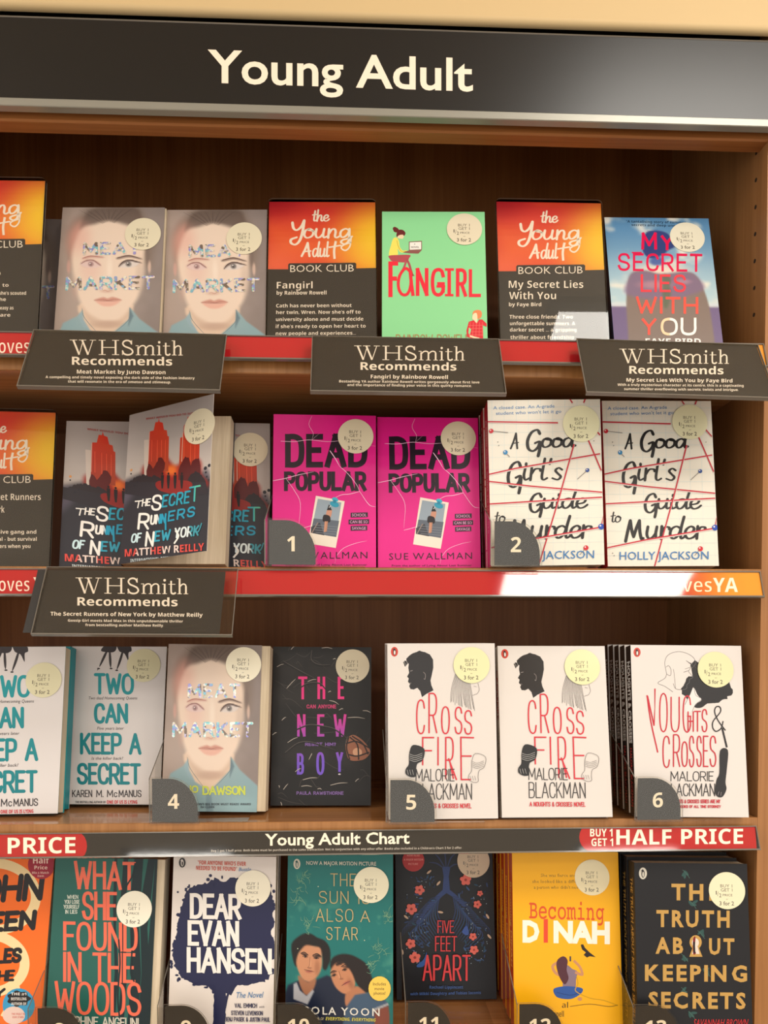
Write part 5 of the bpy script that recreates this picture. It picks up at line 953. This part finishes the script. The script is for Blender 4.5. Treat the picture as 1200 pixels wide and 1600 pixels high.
# ---------------------------------------------------------------- price stickers
_st = {}
def sticker_mesh(col):
    if col in _st: return _st[col]
    r = .0228; n = 40; a = np.arange(n)/n*2*math.pi; ring = np.stack([r*np.cos(a), r*np.sin(a)], 1)
    P = np.vstack([np.column_stack([ring[:, 0], np.full(n, 0.), ring[:, 1]]), np.column_stack([ring[:, 0], np.full(n, .0002), ring[:, 1]])])
    F = [tuple(range(n-1, -1, -1))]+[(i, (i+1) % n, n+(i+1) % n, n+i) for i in range(n)]
    parts = [(P, F, col, 0)]; ink = (92, 84, 74)
    for t, x0, x1, b, cap, st, off in (('BUY 1', -.36, .30, -.17, .165, 'gill', -.003), ('GET 1', -.34, .30, .05, .165, 'gill', -.003), ('1', -.62, -.57, .22, .2, 'gill', 0), ('/', -.54, -.47, .30, .24, 'gill', 0), ('2', -.44, -.32, .36, .2, 'gill', .006),
                                      ('PRICE', -.24, .29, .3, .12, 'gill', 0), ('or', -.07, .05, .49, .07, 'gill', 0), ('3 for 2', -.44, .36, .79, .21, 'gill', .012)):
        v, f = glyphs(t, st, off, 2); k = cap/capheight(st); kx = (x1-x0)/(v[:, 0].max()-v[:, 0].min())
        parts.append((np.column_stack([(x0+(v[:, 0]-v[:, 0].min())*kx)*r, np.full(len(v), -.00006), (-b+v[:, 1]*k)*r]), f, ink, 0))
    me = color_mesh('price_sticker', parts); me.materials.append(M['gloss']); _st[col] = me; return me

# ---------------------------------------------------------------- paperbacks
PROTO = {}
def slab(x0, x1, y0, y1, z0, z1):
    V = [(x0, y0, z0), (x1, y0, z0), (x1, y1, z0), (x0, y1, z0), (x0, y0, z1), (x1, y0, z1), (x1, y1, z1), (x0, y1, z1)]
    return V, [(0, 3, 2, 1), (4, 5, 6, 7), (0, 1, 5, 4), (1, 2, 6, 5), (2, 3, 7, 6), (3, 0, 4, 7)]
def paperback(key, art, label, group, spine, back, spine_text=None, open_=0, mats=None, cat='book', sticker=True, st_uv=None, mirror=False, gutter=0, t=None, name='paperback_book', st_col=None):
    row, X, Y, w, h, yaw, tilt, lean, th = POSE[key]; th = t or th
    A, spos, scol = ARTS[art]; root = empty(name, pose_matrix(key)); mats = mats or [M['print'], M['foil']]
    c_, s_ = math.cos(R(open_)), math.sin(R(open_))
    def xf(P): P = np.asarray(P, float); x, y = P[:, 0].copy(), P[:, 1].copy(); return np.column_stack([x*c_+y*s_, -x*s_+y*c_, P[:, 2]])
    kk = .0005; parts = []
    V, F = slab(.0008, w, .0001, .0007, 0, h); parts.append((xf(V), F, spine if not open_ else (226, 220, 208), 0)); P, F, C, Mi = A.mesh('c', w, h); 
    parts.append((xf(P), F, C, Mi))
    # rounded spine wrap and back board
    prof = [(.0012, 0), (.0004, .0004), (0, .0012), (0, th-.0012), (.0004, th-.0004), (.0012, th), (.0016, th-kk), (.0008, th-.0014), (.0008, .0014), (.0016, kk)]
    n = len(prof); V = [(x, y, 0) for x, y in prof]+[(x, y, h) for x, y in prof]
    F = [(i, (i+1) % n, n+(i+1) % n, n+i) for i in range(n)]+[tuple(range(n-1, -1, -1)), tuple(range(n, 2*n))]; parts.append((V, F, spine, 0))
    V, F = slab(.0008, w, th-.0006, th, 0, h); parts.append((V, F, back, 0))
    if spine_text:
        ends = [q[1]-.006 for q in spine_text[1:]]+[h-.012]
        for (t_, s0, cap, col, st, off), e_ in zip(spine_text, ends):
            v, f = glyphs(t_, st, off, 2); k = cap/capheight(st); x = (v[:, 0]-v[:, 0].min())*k; x = x*min(1, (e_-s0)/x.max()); yy = v[:, 1]*k
            parts.append((np.column_stack([np.full(len(v), -.00012), th/2+cap/2-yy, h-s0-x]), f, col, 0))
    me = color_mesh('cover', parts); [me.materials.append(q) for q in mats]
    cv = link('cover', me, root)
    m = MB(); g = gutter; m.box(.0012, w-.0012+g, .0009, th-.0009, .0008, h-.0008); m.build('page_block', M['page'], root)
    if sticker and spos:
        if st_uv: u, v = st_uv
        else: u, v = A.fr.uv(spos[0]/A.z+A.x0, spos[1]/A.z+A.y0)
        p = xf([(u*w, -(A.layer+4)*.00001-.0003, (1-v)*h)])[0]
        s = link('price_sticker', sticker_mesh(st_col or scol), root); s.location = p; s.rotation_euler.z = -R(open_)
    tag(root, label, cat, group)
    if mirror: root.matrix_world = root.matrix_world@Matrix.Translation((w, th, 0))@Matrix.Rotation(math.pi, 4, 'Z')
    return root
def behind(root, n, step, labels, group, drop=0.0, dx=0.0):
    """further copies standing behind a face-out book"""
    out = []
    for k in range(1, n+1):
        r = root.copy(); COL.objects.link(r)
        for ch in list(root.children):
            c = ch.copy(); COL.objects.link(c); c.parent = r
        r.matrix_world = Matrix.Translation((dx*k, step*k, drop*k))@root.matrix_world
        r['label'] = labels[k-1] if k-1 < len(labels) else labels[-1]; r['group'] = group; out.append(r)
    return out
G = {'meat': 'pale face paperbacks', 'run': 'city tower paperbacks', 'dead': 'bright pink paperbacks', 'gg': 'white red-string paperbacks', 'two': 'white paperbacks with teal title', 'cf': 'white paperbacks with tall red two-word title'}
# top row
paperback('meat0', 'meat', 'pale face paperback half hidden behind the far left poster holder on the top shelf', G['meat'], (120, 108, 102), (140, 128, 120), sticker=False)
paperback('meat1', 'meat', 'pale face paperback with glittering foil title, left of the pair on the top shelf', G['meat'], (120, 108, 102), (140, 128, 120), st_uv=(.80, .185), st_col=(222, 212, 184), gutter=.003)
paperback('meat2', 'meat', 'pale face paperback with glittering foil title, beside the sunset poster on the top shelf', G['meat'], (120, 108, 102), (140, 128, 120), st_uv=(.775, .20), st_col=(222, 212, 184))
paperback('fangirl', 'fangirl', 'green paperback with red title and a seated girl typing on a laptop', None, (120, 190, 130), (140, 212, 150), mats=[M['print']])
b = paperback('mysecret', 'mysecret', 'blue paperback with a back-view figure, leaning at the right end of the top shelf', None, (30, 40, 62), (50, 60, 90), mats=[M['gloss']])
behind(b, 1, .0250, ['blue paperback standing behind the leaning one at the right end of the top shelf'], 'blue back-view figure paperbacks'); b['group'] = 'blue back-view figure paperbacks'
# second row
paperback('run_l', 'run', 'city tower paperback partly covered on its right by the opened copy', G['run'], (44, 42, 50), (50, 46, 52), sticker=False)
paperback('run_f', 'run', 'city tower paperback in front with its cover swung open', G['run'], (44, 42, 50), (50, 46, 52), open_=24)
paperback('run_r', 'run', 'city tower paperback standing left of the pink books', G['run'], (44, 42, 50), (50, 46, 52), st_uv=(.802, .185))
paperback('dead1', 'dead', 'bright pink cracked-glass paperback behind tag number 1', G['dead'], (200, 24, 120), (210, 26, 126), mats=[M['print']])
b = paperback('dead2', 'dead', 'bright pink cracked-glass paperback right of the one with tag number 1', G['dead'], (200, 24, 120), (210, 26, 126), mats=[M['print']])
behind(b, 1, .0250, ['bright pink paperback hidden behind the right-hand pink one'], G['dead'])
SP = [('A GOOD GIRL\'S GUIDE TO MURDER', .02, .006, (230, 200, 190), 'bold', 0)]
b = paperback('gg1', 'gg', 'white paperback with red strings and brush title behind tag number 2', G['gg'], (170, 24, 34), (176, 28, 38), SP, mats=[M['print']], st_uv=(.825, .15))
behind(b, 2, .0325, ['red-spined paperback just behind the white one with tag number 2', 'rearmost red-spined paperback in the pile behind tag number 2'], G['gg'])
paperback('gg2', 'gg', 'white paperback with red strings and brush title at the right end of its shelf', G['gg'], (170, 24, 34), (176, 28, 38), SP, mats=[M['print']])
# third row
b = paperback('two0', 'two', 'white teal-titled paperback cut off by the left edge of the photo', G['two'], (22, 140, 150), (24, 146, 156), mats=[M['print']], st_uv=(.80, .205))
q = behind(b, 1, .0235, ['teal-spined copy turned backwards behind the leftmost teal-titled book'], G['two'])[0]
w0, t0 = POSE['two0'][3], POSE['two0'][8]; q.matrix_world = q.matrix_world@Matrix.Translation((w0-.002, t0, 0))@Matrix.Rotation(math.pi, 4, 'Z')
paperback('two1', 'two', 'white teal-titled paperback standing left of the face book with tag number 4', G['two'], (22, 140, 150), (24, 146, 156), mats=[M['print']])
paperback('meat4', 'meat', 'pale face paperback with yellow author name behind tag number 4', G['meat'], (120, 108, 102), (140, 128, 120), gutter=.012)
paperback('newboy', 'newboy', 'black paperback wrapped in crumpled film print with pink to violet title', None, (32, 30, 29), (34, 32, 30), mats=[M['print']])
SPC = [('CROSSFIRE', .03, .009, (200, 40, 52), 'gill', .02), ('MALORIE BLACKMAN', .11, .006, (40, 36, 36), 'gill', 0)]
b = paperback('cf1', 'cf', 'white red-lettered paperback with a dark profile behind tag number 5', G['cf'], (206, 200, 196), (222, 216, 210), SPC, mats=[M['gloss']])
behind(b, 3, .0222, ['first copy behind the white book with tag number 5', 'second copy back in the pile behind tag number 5', 'rearmost copy in the pile behind tag number 5'], G['cf'])
b = paperback('cf2', 'cf', 'white red-lettered paperback with a dark profile between tags 5 and 6', G['cf'], (206, 200, 196), (222, 216, 210), SPC, mats=[M['gloss']])
SPN = [('NOUGHTS & CROSSES', .02, .010, (226, 220, 216), 'gill', .03), ('MALORIE BLACKMAN', .13, .007, (200, 60, 60), 'gill', 0)]
b = paperback('noughts', 'noughts', 'white paperback with an outlined face and a dark curly head behind tag number 6', 'white and black-spined paperbacks with two faces', (34, 30, 30), (222, 216, 210), SPN, mats=[M['gloss']])
behind(b, 4, .0222, ['first black-spined copy behind the white book with tag number 6', 'second black-spined copy in the pile behind tag number 6', 'third black-spined copy in the pile behind tag number 6', 'rearmost black-spined copy in the pile behind tag number 6'], 'white and black-spined paperbacks with two faces')
# lowest row
paperback('orange', 'orange', 'orange paperback with cream swirls and black brush lettering at the lower left', None, (210, 90, 20), (230, 100, 20), mats=[M['print']])
paperback('woods', 'woods', 'dark green paperback with tall coral title and tree trunks', None, (30, 80, 72), (34, 90, 82), mats=[M['print']], gutter=.011)
b = paperback('evan', 'evan', 'pale paperback with a navy tree and white block title above tag number 9', 'navy tree paperbacks', (30, 32, 60), (216, 206, 198), mats=[M['print']])
behind(b, 1, .0272, ['navy tree paperback hidden behind the front copy above tag number 9'], 'navy tree paperbacks')
b = paperback('sun', 'sun', 'teal paperback with two young people looking up, above tag number 10', 'teal two-people paperbacks', (16, 60, 60), (20, 90, 88), mats=[M['print']])
behind(b, 1, .0272, ['teal paperback hidden behind the two-people cover above tag number 10'], 'teal two-people paperbacks')
paperback('five', 'five', 'black paperback with blue branching lungs and coral flowers, set back on the lowest shelf', None, (70, 24, 34), (26, 26, 34), mats=[M['print']])
SPD = [('Becoming DINAH', .04, .010, (240, 190, 90), 'gill', .012)]
b = paperback('dinah', 'dinah', 'yellow paperback with a cross-legged figure above tag number 12', 'yellow and orange-spined paperbacks', (196, 66, 24), (232, 170, 20), SPD, mats=[M['print']])
behind(b, 5, .0275, ['first orange-spined copy behind the yellow book', 'second orange-spined copy behind the yellow book', 'third orange-spined copy behind the yellow book', 'fourth orange-spined copy behind the yellow book', 'rearmost orange-spined copy behind the yellow book'], 'yellow and orange-spined paperbacks')
SPT = [('THE TRUTH ABOUT KEEPING SECRETS', .02, .0085, (180, 140, 66), 'gill', .02)]
b = paperback('truth', 'truth', 'black paperback with spaced gold title and a keyhole at the lower right', 'black gold-titled paperbacks', (30, 28, 30), (34, 32, 34), SPT, mats=[M['matte']])
behind(b, 3, .0270, ['first copy behind the black gold-titled book', 'second copy behind the black gold-titled book', 'rearmost copy behind the black gold-titled book'], 'black gold-titled paperbacks', drop=0)

# ---------------------------------------------------------------- poster holders
def poster(key, label):
    row, X, Y, w, h = POSE[key][:5]; root = empty('poster_holder', pose_matrix(key)); A = ARTS[key][0]
    c = art_panel('printed_poster', A, w, h, .0006, (70, 62, 60), [M['matte']], root); c.location.y = .0016
    m = MB(); r_ = .006; out = [(-.001, 0), (w+.001, 0), (w+.001, h+.003-r_)]+[(w+.001-r_+r_*math.cos(a), h+.003-r_+r_*math.sin(a)) for a in (.4, .8, 1.2, 1.57)]+[(-.001+r_-r_*math.sin(a), h+.003-r_+r_*math.cos(a)) for a in (0, .4, .8, 1.2)]+[(-.001, h+.003-r_)]
    m.plate(out, -.0012, 0, 0); n = len(out); m.m[:n] = [1]*n; m.build('clear_front_sheet', [M['clear'], M['clear_edge']], root)
    m = MB(); m.plate([(x, z+.0015) for x, z in out], .003, .005, 0); m.m[:n] = [1]*n; m.build('clear_back_sheet', [M['smoke'], M['clear_edge']], root)
    ln = R(POSE[key][7]); m = MB(); m.box(0, w, .007, .05, .0004, .003); ft = m.build('foot', M['clear'], root); ft.rotation_euler.x = ln; ft.location.z = -.006*math.sin(ln)
    tag(root, label, 'poster holder', 'sunset book club posters in clear holders')
poster('ya_a', 'sunset-topped book club poster holder cut off at the left of the top shelf')
poster('ya_b', 'sunset-topped book club poster holder left of the green book')
poster('ya_c', 'sunset-topped book club poster holder right of the green book, with a white glare patch')
poster('ya_d', 'sunset-topped book club poster holder at the left of the second shelf')

# ---------------------------------------------------------------- number tags
def number_tag(num, px, book, row, Y, label, s=1.0, cap_px=23, yaw=0, depth=.10, rise=.05):
    w, h = .0555*s, .053*s; z = Z[row]+.0022; x = at(px, 1000, Y).x
    root = empty('number_tag_holder', Matrix.Translation((x, Y, z))@Matrix.Rotation(R(yaw), 4, 'Z'))
    def outline(w, h, e=0):
        p = [(-e, -e), (w+e, -e), (w+e, h*.22)]
        for k in range(1, 11):
            a = k/10*math.pi/2; p.append((w*.36+(w*.64+e)*math.cos(a), h*.22+(h*.78+e)*math.sin(a)))
        return p+[(-e, h+e)]
    o1 = outline(w, h, .0022); m = MB(); m.plate(o1, -.0012, 0, 0); m.m[:len(o1)] = [1]*len(o1); m.build('clear_front', [M['clear'], M['clear_edge']], root)
    o2 = outline(w, h, 0); n = len(o2); V = [(a, .0004, b) for a, b in o2]+[(a, .001, b) for a, b in o2]; F = [tuple(range(n)), tuple(range(2*n-1, n-1, -1))]+[(i, n+i, n+(i+1) % n, (i+1) % n) for i in range(n)]
    v, f = glyphs(num, 'bold', 0, 3); k = cap_px/1279/capheight('bold'); gx = v[:, 0]; wd = (gx.max()-gx.min())*k
    T = np.column_stack([(gx-gx.min())*k+w*.47-wd/2, np.full(len(v), .0002), v[:, 1]*k+h*.30])
    me = color_mesh('number_card', [(V, F, (24, 22, 21), 0), (T, f, (248, 236, 214), 0)]); me.materials.append(M['strip']); link('number_card', me, root)
    m = MB(); bx = POSE[book][1]-x; wx = -.0036 if book == 'five' else min(-.0036, bx-.0042); bl = max(.003, POSE[book][2]-Y-.002); m.prism([(0, 0), (depth, 0), (depth, h+rise), (0, h)], wx, wx+.0012); m.m = [0, 0, 1, 1, 0, 0]; m.build('clear_side_wall', [M['clear'], M['clear_edge']], root)
    m = MB(); m.box(wx, .115, -.0012, bl, -.0018, -.0004, bev=.0004); m.box(wx, -.0022, -.0012, 0, 0, h*.98); m.build('clear_base', M['clear'], root)
    tag(root, label, 'number tag', 'quarter-round chart number tags in clear holders')
T_ = [('1', 421, 2, -.012, 'black quarter-round tag numbered 1 in front of the left pink book', 1), ('2', 772, 2, -.014, 'black quarter-round tag numbered 2 in front of the red-spined white book', 1.0),
      ('4', 235, 3, -.001, 'black quarter-round tag numbered 4 in front of the pale face book', .99), ('5', 610, 3, -.016, 'black quarter-round tag numbered 5 below the dark profile cover', .97), ('6', 999, 3, -.016, 'black quarter-round tag numbered 6 at the right end of the third shelf', .97),
      ('8', 50, 4, -.006, 'black quarter-round tag barely showing below the dark green book', .98), ('9', 252, 4, -.006, 'black quarter-round tag numbered 9 below the navy tree cover', .98), ('10', 431, 4, -.008, 'black quarter-round tag numbered 10 below the teal two-people cover', .98),
      ('11', 638, 4, -.010, 'black quarter-round tag numbered 11 in front of the set-back black book', .98), ('12', 815, 4, -.020, 'black quarter-round tag numbered 12 below the yellow cover', .98), ('13', 999, 4, -.030, 'black quarter-round tag numbered 13 below the black gold-titled cover', .98)]
for num, px, row, Y, lab, s in T_: number_tag(num, px, {'1': 'dead1', '2': 'gg1', '4': 'meat4', '5': 'cf1', '6': 'noughts', '8': 'woods', '9': 'evan', '10': 'sun', '11': 'five', '12': 'dinah', '13': 'truth'}[num], row, Y, lab, s)
